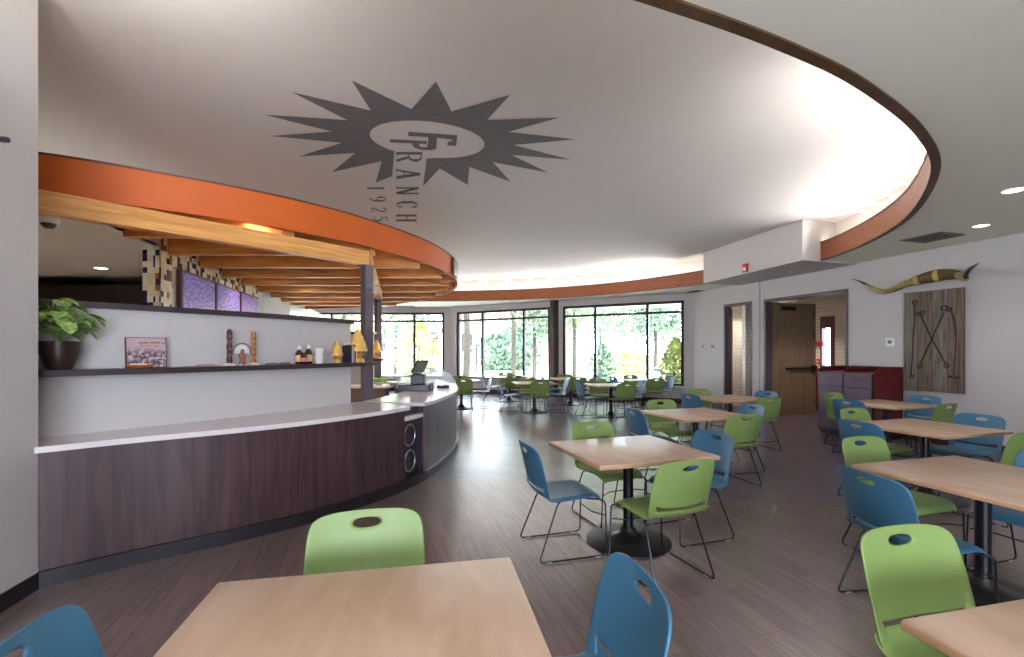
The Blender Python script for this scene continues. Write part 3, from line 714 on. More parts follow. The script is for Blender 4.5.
# syrup bottles
bottles = ((299.2, .10, 1.0, 'tall syrup bottle with cream label and white cap, nearer the totems', (214, 176, 130)), (308.5, .075, 1.06, 'tall syrup bottle with cream label and white cap, beside the mugs', (210, 170, 124)), (303.6, .14, .72, 'short pink labelled sauce bottle in front of two taller ones', (206, 126, 130)))
for px, off, s, lb, lc in bottles:
    p, a = on_shelf(px, off); t = thing('bottle', lb, 'bottle', p, a, 'bottles on the dark shelf')
    bm = new(); lathe(bm, [(0, 0), (.034, 0), (.038, .006), (.038, .105*s), (.03, .125*s), (.015, .145*s), (.014, .165*s), (0, .165*s)], sides=20); put('bottle_body', bm, mat('syrup_brown', (58, 22, 16), .15), t, True)
    bm = new(); lathe(bm, [(.039, .025), (.0395, .027), (.0395, .09*s), (.039, .092*s)], sides=20); put('bottle_label', bm, mat('label%d' % lc[1], lc, .6), t, True)
    if s > .8:
        bm = new(); lathe(bm, [(0, .19*s), (.018, .188*s), (.019, .155*s), (.015, .15*s)], sides=16); put('bottle_cap', bm, M_white, t, True)
# two stacked mugs
p, a = on_shelf(319, .10)
def mug(z, lb, dz=0):
    t = thing('mug', lb, 'mug', p + Vector((0, 0, z)), a + .3, 'white mugs on the dark shelf')
    bm = new(); lathe(bm, [(0, 0), (.036, 0), (.038, .006), (.041, .02), (.050, .07), (.053, .080), (.050, .081), (.046, .07), (.036, .012), (0, .01)], sides=28); put('mug_body', bm, M_white, t, True)
    bm = new(); tube(bm, [Vector((.043 + .03*math.sin(q), 0, .043 + .026*math.cos(q))) for q in [PI*k/10 for k in range(11)]], .005, 8); put('handle', bm, M_white, t, True)
mug(0, 'white mug standing on the shelf, lower of the stack of two'); mug(.083, 'white mug stacked on top of another mug')
# books
p0, a = on_shelf(350, .09)
books = [(.018, .20, (36, 36, 40), 'dark slim book next to the short carved lamp'), (.024, .19, (196, 190, 184), 'pale grey spined book between two dark ones on the shelf'), (.02, .205, (170, 120, 84), 'tan spined book in the upright row on the shelf'), (.022, .21, (70, 66, 76), 'slate grey tall book in the upright row on the shelf'), (.014, .20, (232, 228, 226), 'thin white book at the column end of the row')]
x = -.055; ax = Vector((math.cos(a), math.sin(a), 0))
for k, (w, h, c, lb) in enumerate(books):
    t = thing('book', lb, 'book', p0 + ax*(x + w/2), a, 'upright books on the shelf')
    bm = new(); rbox(bm, (0, 0, h/2), (w-.001, .13, h), bev=.002); put('cover', bm, mat('book%d' % k, c, .5), t)
    bm = new(); box(bm, (0, .003, h/2 + .002), (w-.006, .122, h - .002)); put('pages', bm, M_white, t)
    x += w
bm = new(); t = thing('framed_picture', 'white framed picture leaning behind the upright books', 'picture frame', on_shelf(350, .025)[0], a)
rbox(bm, (-.01, 0, .115), (.19, .014, .225), bev=.003); put('frame_border', bm, M_white, t)
bm = new(); box(bm, (-.01, -.008, .112), (.15, .003, .185)); put('frame_picture', bm, M_blackpl, t)
# carved cone lamps
def cone_lamp(p, s, lb):
    t = thing('carved_lamp', lb, 'table lamp', p, .3, 'carved yellow cone lamps')
    bm = new(); lathe(bm, [(0, 0), (.055*s, 0), (.05*s, .03*s), (.03*s, .045*s), (.045*s, .07*s), (.03*s, .09*s), (.015*s, .10*s), (0, .10*s)], sides=16); put('lamp_base', bm, mat('carved_amber', (196, 150, 70), .6, var=.35, scale=45, bump=.4, bscale=60), t, True)
    bm = new(); lathe(bm, [(.078*s, .095*s), (.074*s, .13*s), (.066*s, .135*s), (.06*s, .18*s), (.05*s, .185*s), (.044*s, .225*s), (.034*s, .23*s), (.02*s, .275*s), (0, .285*s)], sides=18); put('lamp_shade', bm, mat('amber_shade', (232, 184, 96), .6, var=.25, scale=40, bump=.4, bscale=60), t, True)
cone_lamp(on_shelf(337, .10)[0], .86, 'short yellow carved cone lamp on the shelf beside the books')
cone_lamp(on_shelf(358, .12)[0], 1.38, 'taller yellow carved cone lamp behind the books by the column')
cone_lamp(Vector((-2.60, 8.83, 1.395)), 1.25, 'yellow carved cone lamp on the farther shelf stub')
# security dome
p = onz(47, 217, 2.90); t = thing('security_dome', 'small white dome camera on the kitchen ceiling by the girder', 'dome camera', (-3.86, 3.83, 2.60))
bm = new(); lathe(bm, [(0, .05), (.07, .05), (.075, .03), (.06, 0), (0, -.0)], sides=20); put('mount_ring', bm, M_white, t, True)
bm = new(); lathe(bm, [(0, -.045), (.03, -.038), (.048, -.015), (.052, 0)], sides=20); put('dome', bm, mat('smoke_dome', (50, 50, 56), .1), t, True)

# ================================================================== REGISTER
zc = .925
p = onz(413, 391, zc)
reg = thing('cash_drawer', 'black cash drawer on the register counter', 'cash drawer', (p.x, p.y + .15, zc), math.radians(4))
bm = new(); rbox(bm, (0, 0, .05), (.46, .40, .095), bev=.006); put('drawer_housing', bm, M_blackpl, reg)
bm = new(); rbox(bm, (0, -.203, .05), (.40, .012, .06), bev=.003); put('drawer_front', bm, mat('drawer_slate', (44, 44, 52), .3), reg)
bm = new(); rbox(bm, (.26, .02, .06), (.035, .14, .11), bev=.006); put('card_slot', bm, M_blackpl, reg)
pr = thing('receipt_printer', 'black receipt printer standing on top of the cash drawer', 'printer', (p.x + .05, p.y + .15, zc + .0975), math.radians(4))
bm = new(); rbox(bm, (0, 0, .075), (.21, .22, .15), bev=.012); put('printer_body', bm, M_blackpl, pr)
bm = new(); rbox(bm, (0, -.03, .153), (.15, .1, .01), bev=.003); put('printer_lid', bm, mat('drawer_slate', (44, 44, 52), .3), pr)
tb = thing('register_screen', 'tilted black touch screen on a bent stand above the receipt printer', 'register screen', (p.x + .03, p.y + .15, zc + .254), math.radians(62))
Mt = Matrix.Translation((0, 0, .02)) @ Matrix.Rotation(math.radians(32), 4, 'X')
bm = new(); rbox(bm, (0, 0, .12), (.30, .02, .22), bev=.008, M=Mt); put('tablet', bm, M_blackpl, tb)
bm = new(); box(bm, (0, -.011, .12), (.26, .003, .18), M=Mt); put('display', bm, mat('display_grey', (110, 112, 110), .15), tb)
bm = new(); rbox(bm, (0, 0, .01), (.12, .1, .02), bev=.004); tube(bm, [(0, .0, .01), (0, .02, .06)], .015, 8); put('stand', bm, M_blackpl, tb)
p = onz(443, 388, zc); cr = thing('card_reader', 'small black card reader lying on the register counter', 'card reader', p, .5)
bm = new(); rbox(bm, (0, 0, .022), (.2, .09, .04), bev=.012); put('reader_body', bm, M_blackpl, cr, True)
bm = new(); rbox(bm, (-.05, 0, .044), (.06, .06, .006), bev=.002); put('reader_display', bm, mat('display_grey', (110, 112, 110), .15), cr)
t = thing('green_bowl', 'bright green bowl of leaves on the kitchen back counter', 'bowl', (-2.46, 8.52, .91))
bm = new(); lathe(bm, [(0, 0), (.05, 0), (.10, .06), (.105, .06), (0, .02)], sides=20); put('bowl_body', bm, M_white, t, True)
bm = new()
for k in range(60):
    v = Vector((random.gauss(0, .05), random.gauss(0, .05), .06 + random.random()*.06)); bmesh.ops.create_icosphere(bm, subdivisions=1, radius=.022, matrix=Matrix.Translation(v))
put('leaf_heap', bm, mat('salad_green', (126, 176, 56), .6), t)

# ================================================================== CHAIRS AND TABLES
def chair_proto():
    t = thing('dining_chair', None, 'chair')
    # seat pan: profile (y, z) from front lip to the rear
    pf = [(.245, .405), (.240, .430), (.220, .446), (.17, .452), (.08, .447), (-.02, .440), (-.12, .436), (-.175, .437), (-.21, .446), (-.234, .466), (-.247, .500)]
    hw = [.192, .208, .222, .234, .240, .243, .245, .245, .244, .243, .241]
    bm = new(); rows = []
    nu = 14
    for (y, z), w in zip(pf, hw):
        row = []
        for k in range(nu + 1):
            u = -1 + 2*k/nu
            dz = .012*u*u if y < .2 else -.006*u*u
            e = max(0, abs(u) - .86)/.14
            row.append(bm.verts.new((u*w, y + (.022*u*u if y < -.15 else -.012*u**4), z + dz - .016*e)))
        rows.append(row)
    for A, B in zip(rows, rows[1:]):
        for k in range(nu): bm.faces.new((A[k], A[k+1], B[k+1], B[k]))
    seat = put('seat', bm, M_green, t, True)
    md = seat.modifiers.new('s', 'SOLIDIFY'); md.thickness = .010; md.offset = -1
    sb = seat.modifiers.new('b', 'SUBSURF'); sb.levels = 1
    # back: rings between the handle hole and the outline, pushed onto a curved sheet
    def Y(x, z):
        t_ = (z - .46)/(.845 - .46)
        return -.238 - .07*t_ - .015*t_*t_ + .045*(x/.23)**2*(1 - .25*t_)
    z0, z1 = .534, .832
    def outline(k, n):
        # superellipse-like rounded panel, wider at mid height
        a = 2*PI*k/n; c, s = math.cos(a), math.sin(a)
        ex = .30
        x = math.copysign(abs(c)**ex, c); z = math.copysign(abs(s)**ex, s)
        zz = (z0+z1)/2 + z*(z1-z0)/2
        tt = (zz - z0)/(z1 - z0)
        w = .244 + .008*math.sin(PI*tt) - .012*tt
        if z < 0: zz -= .020*(1 - x*x)          # bottom edge bows down
        else: zz += .010*(1 - x*x)
        return x*w, zz
    n = 56; bm = new(); rings = []
    for q in range(9):
        f = q/8; f = f**.8; ring_ = []
        for k in range(n):
            a = 2*PI*k/n; hx = 0; hz = .788 + .018*math.sin(a)
            hx = math.copysign(abs(math.cos(a))**.85, math.cos(a))*.056
            ox, oz = outline(k, n)
            x = hx + (ox-hx)*f; z = hz + (oz-hz)*f
            ring_.append(bm.verts.new((x, Y(x, z), z)))
        rings.append(ring_)
    for A, B in zip(rings, rings[1:]):
        for k in range(n): bm.faces.new((A[k], A[(k+1) % n], B[(k+1) % n], B[k]))
    # side uprights that carry the panel down to the seat rim
    for sgn in (-1, 1):
        prev = None
        for z, xi, xo in ((.62, .205, .246), (.57, .205, .246), (.535, .200, .245), (.505, .190, .244), (.48, .178, .242), (.458, .168, .236)):
            row = []
            for x in (xi, (xi+xo)/2, xo): row.append(bm.verts.new((sgn*x, Y(x, z) + .0005, z)))
            if prev:
                for k in (0, 1): bm.faces.new((prev[k], prev[k+1], row[k+1], row[k]))
            prev = row
    back = put('backrest', bm, M_green, t, True)
    md = back.modifiers.new('s', 'SOLIDIFY'); md.thickness = .011; md.offset = 0
    sb = back.modifiers.new('b', 'SUBSURF'); sb.levels = 1
    bake(seat); bake(back)
    for o in (seat, back):
        o.data.polygons.foreach_set('use_smooth', [True]*len(o.data.polygons))
    for sgn in (-1, 1):
        bm = new()
        path = [(sgn*.17, .12, .425), (sgn*.195, .235, .415), (sgn*.222, .262, .40), (sgn*.240, .262, .010), (sgn*.240, -.275, .010), (sgn*.205, -.115, .418), (sgn*.17, -.06, .425)]
        tube(bm, rounded(path, .045, 5), .0063, 8); put('sled_leg', bm, M_wire, t, True)
    for y, z in ((.12, .425), (-.06, .425)):
        bm = new(); tube(bm, [(-.17, y, z), (.17, y, z)], .006, 8); put('crossbar', bm, M_wire, t, True)
    bm = new(); tube(bm, rounded([(-.215, .262, .30), (-.12, .20, .30), (.12, .20, .30), (.215, .262, .30)], .03, 4), .005, 8); put('front_stretcher', bm, M_wire, t, True)
    for sgn in (-1, 1):
        for y in (.19, -.20):
            bm = new(); rbox(bm, (sgn*.240, y, .006), (.018, .045, .012), bev=.003); put('floor_glide', bm, mat('clear_glide', (150, 150, 156), .3), t)
    return t
proto_g = chair_proto()
def recolour(src):
    c = copy_thing(src, (0, 0, 0), 0, 'x')
    for ch in c.children:
        if ch.name.startswith(('seat', 'backrest')):
            ch.data = ch.data.copy(); ch.data.materials[0] = M_blue
    return c
proto_b = recolour(proto_g)
used = {'g': False, 'b': False}
def place_chair(kind, loc, rz, label, group):
    src = proto_g if kind == 'g' else proto_b
    if not used[kind]:
        used[kind] = True; src.location = loc; src.rotation_euler = (0, 0, rz); src['label'] = label; src['group'] = group; return src
    return copy_thing(src, loc, rz, label, group)

def table_proto():
    t = thing('dining_table', None, 'table')
    bm = new(); rbox(bm, (0, 0, .7375), (1.016, .906, .026), bev=.006, seg=3); put('tabletop', bm, M_maple, t, True)
    bm = new(); rbox(bm, (0, 0, .731), (1.02, .91, .026), bev=.004, seg=2); put('edge_band', bm, M_maple_edge, t, True)
    bm = new(); rbox(bm, (0, 0, .714), (.5, .06, .012), bev=.003); rbox(bm, (0, 0, .714), (.06, .5, .012), bev=.003); put('top_bracket', bm, M_black, t)
    bm = new(); lathe(bm, [(0, .05), (.055, .05), (.048, .085), (.043, .12), (.041, .20), (.041, .708), (0, .708)], sides=24); put('pedestal', bm, M_black, t, True)
    bm = new(); lathe(bm, [(0, 0), (.325, 0), (.337, .005), (.336, .012), (.32, .019), (.22, .030), (.12, .045), (.07, .075), (.055, .115), (0, .12)], sides=56); put('base', bm, M_darkdisc, t, True)
    return t
TP = table_proto()
tabs = [
 # key, x, y, theta deg, table label, words used for its chairs, chairs wanted
 ('T1', -.42, 1.225, 11.0, 'maple table cut by the bottom edge, by the curved counter', 'the cut off counter table', 'LRF'),
 ('T2', .945, 3.74, 18.0, 'whole maple pedestal table standing clear on the open floor', 'the clear standing table', 'LRFN'),
 ('T3', 2.33, 5.85, 17.0, 'maple pedestal table just behind the clear standing one', 'the table behind the clear one', 'LRFN'),
 ('T4', 3.68, 7.77, 17.0, 'maple pedestal table in front of the narrow doorway', 'the narrow doorway table', 'LRFN'),
 ('B1', 1.745, 1.03, 13.0, 'maple table with only one corner showing at the bottom edge', 'the one corner table', 'F'),
 ('B2', 2.985, 2.915, 15.5, 'big maple table cut by the frame edge, second along the horn wall', 'the big cut off wall table', 'LRF'),
 ('B3', 4.335, 4.83, 17.0, 'maple table in front of the barn board wall panel', 'the barn board table', 'LRFN'),
 ('B4', 5.64, 6.95, 17.0, 'small looking maple table beside the oxblood waste cabinet', 'the waste cabinet table', 'LRFN'),
 ('C1', -1.36, 12.35, 10.0, 'window table half hidden behind the register counter end', 'the register window table', 'LRFN'),
 ('C2', .557, 11.55, 8.0, 'window table of the nearer row, between register counter and brick pillar', 'the nearer pillar window table', 'LRFN'),
 ('C3', 2.33, 10.85, 12.0, 'window table of the nearer row, in front of the widest garden pane', 'the nearer garden pane table', 'LRFN'),
 ('C4', -.08, 14.2, 8.0, 'window table of the farther row, close under the lawn window', 'the back row lawn window table', 'LRFN'),
 ('C5', 1.69, 13.25, 8.0, 'window table of the farther row, beside the brick pillar', 'the farther pillar table', 'LRFN'),
 ('C6', 3.60, 12.65, 10.0, 'window table of the farther row, in the corner by the wall switches', 'the farther switch corner table', 'LRFN'),
]
side_words = {'L': 'counter side', 'R': 'wall side', 'F': 'window side', 'N': 'near side'}
adj = {('T1', 'L'): (.07, .05, 4), ('T1', 'R'): (-.01, .07, -3), ('B2', 'L'): (-.09, -.03, -9), ('T2', 'L'): (0.0, .05, -2), ('T2', 'N'): (-.07, .02, 3), ('T2', 'F'): (.12, .0, 3), ('B1', 'F'): (-.01, .0, 0), ('B2', 'F'): (.09, .02, 0), ('B3', 'F'): (.08, .0, 0)}
rj = random.Random(5)
for n_, (key, x, y, th, lb, ref, sides) in enumerate(tabs):
    th = math.radians(th); grp = 'maple tables in the middle row' if key[0] == 'T' else ('maple tables along the horn wall' if key[0] == 'B' else 'maple tables by the windows')
    if n_ == 0: TP.location = (x, y, 0); TP.rotation_euler = (0, 0, th); TP['label'] = lb; TP['group'] = grp
    else: copy_thing(TP, (x, y, 0), th, lb, grp)
    u = Vector((math.cos(th), math.sin(th), 0)); v = Vector((-math.sin(th), math.cos(th), 0)); c = Vector((x, y, 0))
    for s in sides:
        ax_, ay_, ar_ = adj.get((key, s), (rj.uniform(-.04, .04), rj.uniform(-.03, .03), rj.uniform(-5, 5)))
        if s == 'L': loc = c - u*(.51 + .055 - ax_) + v*ay_; rz = th - PI/2; k = 'b'
        elif s == 'R': loc = c + u*(.51 + .055 + ax_) + v*ay_; rz = th + PI/2; k = 'b'
        elif s == 'F': loc = c + v*(.455 + .07 + ay_) + u*ax_; rz = th + PI; k = 'g'
        else: loc = c - v*(.455 + .07 - ay_) + u*ax_; rz = th; k = 'g'
        col = 'green' if k == 'g' else 'blue'
        place_chair(k, loc, rz + math.radians(ar_), '%s sled base chair on the %s of %s' % (col, side_words[s], ref), '%s chairs around the tables' % col)

# ================================================================== WASTE CABINET
fa = onz(816.9, 431.4, 0); fa = Vector((fa.x, fa.y)); dW = Vector((-WT.x, -WT.y)); nO = Vector((-WN.x, -WN.y))
fb = fa + dW*1.045; dep = .70
wc = thing('waste_cabinet', 'oxblood red double waste cabinet with plum flap doors against the wall', 'waste cabinet', (fa.x, fa.y, 0), math.atan2(dW.y, dW.x))
# local: x along the front towards the eye, y = into the wall? rotate so that -y... front face at y=0, body on +y side
flip = 1 if (Matrix.Rotation(math.atan2(dW.y, dW.x), 3, 'Z') @ Vector((0, 1, 0))).dot(Vector((nO.x, nO.y, 0))) > 0 else -1
Wd = 1.045; Hc = 1.16
bm = new(); rbox(bm, (Wd/2, flip*(dep/2 + .012), Hc/2 + .04), (Wd, dep - .02, Hc - .08), bev=.004); put('cabinet_body', bm, M_cabred, wc)
bm = new(); box(bm, (Wd/2, flip*.012, .60), (Wd - .03, .012, 1.08)); put('door_gap_shade', bm, M_blackpl, wc)  # black sheet standing in for the shade between flaps and doors
bm = new(); rbox(bm, (Wd/2, flip*(dep/2 + .03), .04), (Wd - .04, dep - .08, .08), bev=.003); put('plinth', bm, M_base, wc)
# sloping cheeks and a back rail on the top
bm = new()
for x in (.012, Wd/2, Wd - .012):
    P = [(0, 0), (0, .015), (.14, .10), (dep - .01, .10), (dep - .01, 0)]
    A = [bm.verts.new((x - .012, flip*a, Hc + z - .002)) for a, z in P]; B = [bm.verts.new((x + .012, flip*a, Hc + z - .002)) for a, z in P]
    bm.faces.new(A); bm.faces.new(B[::-1])
    for k in range(5): bm.faces.new((A[k], A[(k+1) % 5], B[(k+1) % 5], B[k]))
put('cheek', bm, M_cabred, wc)
bm = new(); box(bm, (Wd/2, flip*(dep - .02), Hc + .05), (Wd - .03, .02, .1)); put('back_rail', bm, M_cabred, wc)
for k in (0, 1):
    xc = .27 + .505*k
    bm = new(); rbox(bm, (xc, flip*-.002, 1.02), (.475, .022, .235), bev=.004); fl = put('flap_door', bm, M_cabfront, wc)
    bm = new()
    for j, (w, z) in enumerate(((.20, 1.05), (.12, 1.005))):
        nb = 8 if j == 0 else 5
        for q in range(nb): rbox(bm, (xc - w/2 + (q+.5)*w/nb, flip*-.0145, z), (w/nb*.7, .003, .028 if j == 0 else .018), bev=.001, seg=1)
    put('flap_lettering', bm, mat('lettering_plum', (58, 42, 60), .5), fl)
    bm = new(); rbox(bm, (xc, flip*-.002, .49), (.475, .022, .78), bev=.004); put('lower_door', bm, M_cabfront, wc)

# ================================================================== WALL DECOR
bo = thing('barn_board', 'panel of grey weathered barn planks on the wall below the horns', 'wall panel')
tl = onwall(905.4, 293.7, 0); tr = onwall(966, 287, 0); bl = onwall(905.4, 389.9, 0); br_ = onwall(966, 394.2, 0)
zt = (tl.z + tr.z)/2; zb = (bl.z + br_.z)/2
for k in range(4):
    a_ = tl.lerp(tr, k/4); b_ = tl.lerp(tr, (k+1)/4); dz = random.uniform(-.015, .015)
    e = (b_ - a_).normalized()*.003
    bm = new(); A = a_ + e + WN*.012; B = b_ - e + WN*.012; th_ = .035 + .004*(k % 2)
    prism(bm, [A, B, B + WN*th_, A + WN*th_], zb + dz, zt + random.uniform(-.006, .006)); put('barn_plank', bm, (M_barn, M_barn2)[k % 2], bo)
bm = new(); A = tl + WN*.001; B = tr + WN*.001
for z in (zb + .35, zt - .35): prism(bm, [A + (B-A)*.03, B - (B-A)*.03, B - (B-A)*.03 + WN*.012, A + (B-A)*.03 + WN*.012], z - .04, z + .04)
put('cross_batten', bm, M_barnedge, bo)
# branding irons, wall coordinates read off as fractions of the board
def bp(px, py, off=.062): return onwall(px, py, off)
def iron(name, path, lb, rings=(), r=.008):
    t = thing(name, lb, 'branding iron', (0, 0, 0), 0, 'old irons on the barn board')
    bm = new(); tube(bm, [bp(*q) for q in path], r, 8); put('shaft', bm, M_rust, t, True)
    for (x, y, rad) in rings:
        bm = new(); c = bp(x, y)
        tube(bm, [c + WT*rad*math.cos(q) + Vector((0, 0, rad*math.sin(q))) for q in [2*PI*k/16 for k in range(16)]], .008, 6, True); put('iron_ring', bm, M_rust, t, True)
iron('branding_iron', [(914.5, 304), (914.3, 320), (912.6, 350), (911, 376)], 'upright iron with ring top along the door side of the barn board', [(914.6, 302.5, .035), (911.5, 376.5, .03)])
iron('branding_iron', [(919.5, 313), (931, 338), (945.5, 364)], 'crossed iron sloping down toward the frame edge, double head up top', [(918, 314, .03), (922.5, 312.5, .03), (946.5, 366, .032)])
iron('branding_iron', [(943.5, 313), (932, 338), (920.5, 363)], 'crossed iron with big scroll head near the board top', [(944, 308, .04), (949, 309.5, .03), (919.5, 365.5, .035)])
t = thing('bent_rod', 'thin bent iron rod with a curled foot on the barn board', 'rod', (0, 0, 0), 0, 'old irons on the barn board')
bm = new(); tube(bm, [bp(*q) for q in catmull([(951, 312), (954, 320), (956, 338), (955, 355), (953.5, 375)], 4)], .006, 8); put('shaft', bm, M_rust, t, True)
bm = new(); tube(bm, [bp(*q) for q in catmull([(948.5, 378), (950, 376), (953.5, 378.5), (957, 377), (959, 378)], 4)], .009, 8); put('curled_foot', bm, M_rust, t, True)
# longhorn mount
hn = thing('longhorn_mount', 'mounted pair of long cattle horns bound in hide high on the wall', 'horns')
def hp(x, y, off=.10): return onwall(x, y, off)
def hornpart(name, pts, m, off=.12):
    pr_ = catmull([(a, b, 0) for a, b, c_, o_ in pts], 6); rr = catmull([(c_, o_, 0) for a, b, c_, o_ in pts], 6)
    bm = new(); tube(bm, [hp(q.x, q.y, w.y) for q, w in zip(pr_, rr)], [max(.002, w.x) for w in rr], 16); return put(name, bm, m, hn, True)
hornpart('horn', [(866, 284.5, .026, .16), (874, 289, .034, .16), (884, 291.2, .04, .16), (895, 289, .048, .15), (906, 284, .056, .14), (916, 281, .07, .13)], M_horn)
hornpart('horn_tip', [(852, 279.4, .004, .2), (858, 280.7, .012, .18), (866, 284.5, .027, .16)], M_horntip)
hornpart('hide_wrap', [(914, 281.5, .068, .13), (922, 279, .085, .13), (932, 276.5, .098, .13), (944, 274.5, .09, .13), (954, 274.5, .072, .13), (958, 275, .06, .13)], M_leather)
for a_, b_, r_ in ((918, 280.3, .083), (938, 275.4, .098)):
    hornpart('rope_binding', [(a_ - 2.4, b_ + .5, r_*.98, .13), (a_, b_, r_*1.06, .13), (a_ + 3, b_ - .6, r_*1.0, .13)], M_rope)
hornpart('horn', [(957, 275, .06, .13), (961, 276, .055, .16), (965, 278, .048, .24), (966.5, 279, .034, .32)], M_horn)
hornpart('horn_tip', [(965.4, 280.0, .030, .28), (965.8, 274.5, .030, .36), (969, 269.5, .028, .42), (974, 266, .016, .46), (979, 262.8, .004, .5)], M_horntip)
# thermostat, switches, fire alarm
rzw = math.atan2(WT.y, WT.x)
def wallbox(name, lb, cat, px, py, w, h, d, m, extra=None, grp=None):
    p = onwall(px, py, 0); t = thing(name, lb, cat, p, rzw, grp)
    s = 1   # local +y is WT rotated 90 deg: check direction to the room
    ly = Matrix.Rotation(rzw, 3, 'Z') @ Vector((0, 1, 0)); s = 1 if ly.dot(WN) > 0 else -1
    bm = new(); rbox(bm, (0, s*d/2, 0), (w, d, h), bev=.004); put('plate', bm, m, t)
    if extra:
        ew, eh, em, en = extra
        bm = new(); rbox(bm, (0, s*(d + .003), 0), (ew, .006, eh), bev=.002); put(en, bm, em, t)
    return t, s
wallbox('thermostat', 'white square thermostat on the wall beside the barn board', 'thermostat', 891, 342, .15, .15, .03, M_white, (.07, .06, mat('display_grey', (110, 112, 110), .15), 'display'))
wallbox('light_switch', 'pale light switch plate closer to the window corner', 'switch', 703.2, 346.5, .08, .12, .012, mat('plate_grey', (168, 164, 166), .5), (.02, .05, M_blackpl, 'toggle'), 'switch plates by the narrow doorway')
wallbox('light_switch', 'wider pale switch plate closer to the narrow doorway', 'switch', 712.8, 346.5, .13, .12, .012, mat('plate_grey', (168, 164, 166), .5), (.07, .04, M_blackpl, 'toggle'), 'switch plates by the narrow doorway')
# fire alarm on the bulkhead face
k = (746.5 - CX)/F; dv = bx0 - bx1; tt = (k*bx1.y - bx1.x)/(dv.x - k*dv.y); fp = bx1 + dv*tt
z = CH + (HY - 268)/F*fp.y; nb = Vector((-dv.y, dv.x)).normalized(); nb = nb if nb.x < 0 else -nb
t = thing('fire_alarm', 'small red fire alarm strobe on the white bulkhead', 'fire alarm', (fp.x, fp.y, z), math.atan2(nb.y, nb.x))
bm = new(); rbox(bm, (.03, 0, 0), (.06, .13, .18), bev=.01); put('alarm_body', bm, M_red, t)
bm = new(); rbox(bm, (.07, .02, -.03), (.03, .07, .07), bev=.01); put('strobe_lens', bm, M_white, t)
# small dark bracket on the end wall
p = Vector((-2.96, 2.655, 2.76)); t = thing('wall_bracket', 'tiny dark fitting at the picture edge high on the end wall', 'bracket', p)
bm = new(); rbox(bm, (.03, 0, 0), (.05, .03, .03), bev=.008); put('bracket_body', bm, M_ledge, t)

# ================================================================== DOORS
def frame_on_wall(name, d0, d1):
    t = thing(name, None, None); t['kind'] = 'structure'
    bm = new()
    wseg(bm, d0, d0 - .05, 0, ZD, -.015, .21); wseg(bm, d1 + .05, d1, 0, ZD, -.015, .21); wseg(bm, d0, d1, ZD - .05, ZD + .005, -.015, .21)
    put('door_frame', bm, M_doorframe, t); return t
d1_ = frame_on_wall('door_1', D_s0, D_s1)
bm = new(); h0 = Vector((wallx(D_s0 - .06), D_s0 - .06)) + nO*.03
e_ = atd(731, 300, D_s0 + .78); e_ = Vector((e_.x, e_.y)); sd = (e_ - h0).normalized(); sn = Vector((sd.y, -sd.x))*.045
prism(bm, [h0, e_, e_ + sn, h0 + sn], .01, ZD - .06)
lf = put('door_leaf', bm, mat('dark_door', (58, 40, 38), .5), d1_)
bm = new(); q = h0 + sd*.7 + sn; tube(bm, [(q.x - .05, q.y - .04, 1.05), (q.x - .09, q.y - .10, 1.05)], .018, 8); put('door_knob', bm, mat('brushed_steel', (150, 150, 158), .3, .9), lf)
d2_ = frame_on_wall('door_2', D_b0, D_b1)
A = Vector((6.20, 11.02)); B = Vector((7.50, 11.42)); dv = (B-A).normalized(); nv = Vector((dv.y, -dv.x))
bm = new(); prism(bm, [A, B, B + nv*.045, A + nv*.045], .01, 2.70); lf = put('door_leaf', bm, M_doorwood, d2_)
def onleaf(t_, z, off=0): q = A + dv*t_ + nv*(.045 + off); return Vector((q.x, q.y, z))
bm = new(); tube(bm, [onleaf(.38, 1.12, .05), onleaf(1.28, 1.12, .05)], .025, 8); tube(bm, [onleaf(.42, 1.12, 0), onleaf(.42, 1.12, .05)], .02, 8); rbox(bm, onleaf(1.26, 1.12, .04), (.10, .09, .14), bev=.01)
put('panic_bar', bm, M_black, lf)
bm = new(); rbox(bm, onleaf(.45, 2.56, .04), (.42, .07, .11), rz=math.atan2(dv.y, dv.x), bev=.01); tube(bm, [onleaf(.3, 2.62, .05), onleaf(-.02, 2.68, .16)], .014, 6); put('door_closer', bm, M_black, lf)
bm = new()
for z in (.3, 1.0, 1.9, 2.45): rbox(bm, onleaf(1.30, z, -.02), (.03, .05, .12), bev=.004)
put('hinge', bm, M_black, lf)
# vestibule behind the openings
vs_ = thing('wall_vestibule', None, None); vs_['kind'] = 'structure'
bm = new()
def W2(a, b, z0, z1, m): 
    b_ = new(); seg(b_, a, b, 0.12, z0, z1, -1); return b_
o1 = Vector((wallx(13.0), 13.0)) + nO*2.6; o2 = Vector((wallx(8.0), 8.0)) + nO*2.9
# tiled back wall, window opening between d fractions
k0 = .50
def vp(t_): return o1.lerp(o2, t_)
def vpx(px):
    k = (px - CX)/F; d = o2 - o1; t_ = (k*o1.y - o1.x)/(d.x - k*d.y); return t_
ta, tb_ = vpx(822), vpx(836.5)
bm = new(); seg(bm, o1, vp(ta), .12, 0, 2.95, 0); seg(bm, vp(ta), vp(tb_), .12, 2.45, 2.95, 0); seg(bm, vp(ta), vp(tb_), .12, 0, 1.0, 0); seg(bm, vp(tb_), o2, .12, 0, 2.95, 0)
put('vestibule_tiles', bm, M_whitetile, vs_)
bm = new(); e = Vector((wallx(12.75), 12.75)) + nO*.2; seg(bm, e, e + nO*2.5, .1, 0, 2.95, 0); e = Vector((wallx(8.2), 8.2)) + nO*.2; seg(bm, e, e + nO*2.6, .1, 0, 2.95, 0)
put('vestibule_sides', bm, brickmat('side_wall_tile', (224, 216, 202), (216, 208, 194), (186, 180, 168), .4, .1, .006, .3, ang=math.radians(-17)), vs_)
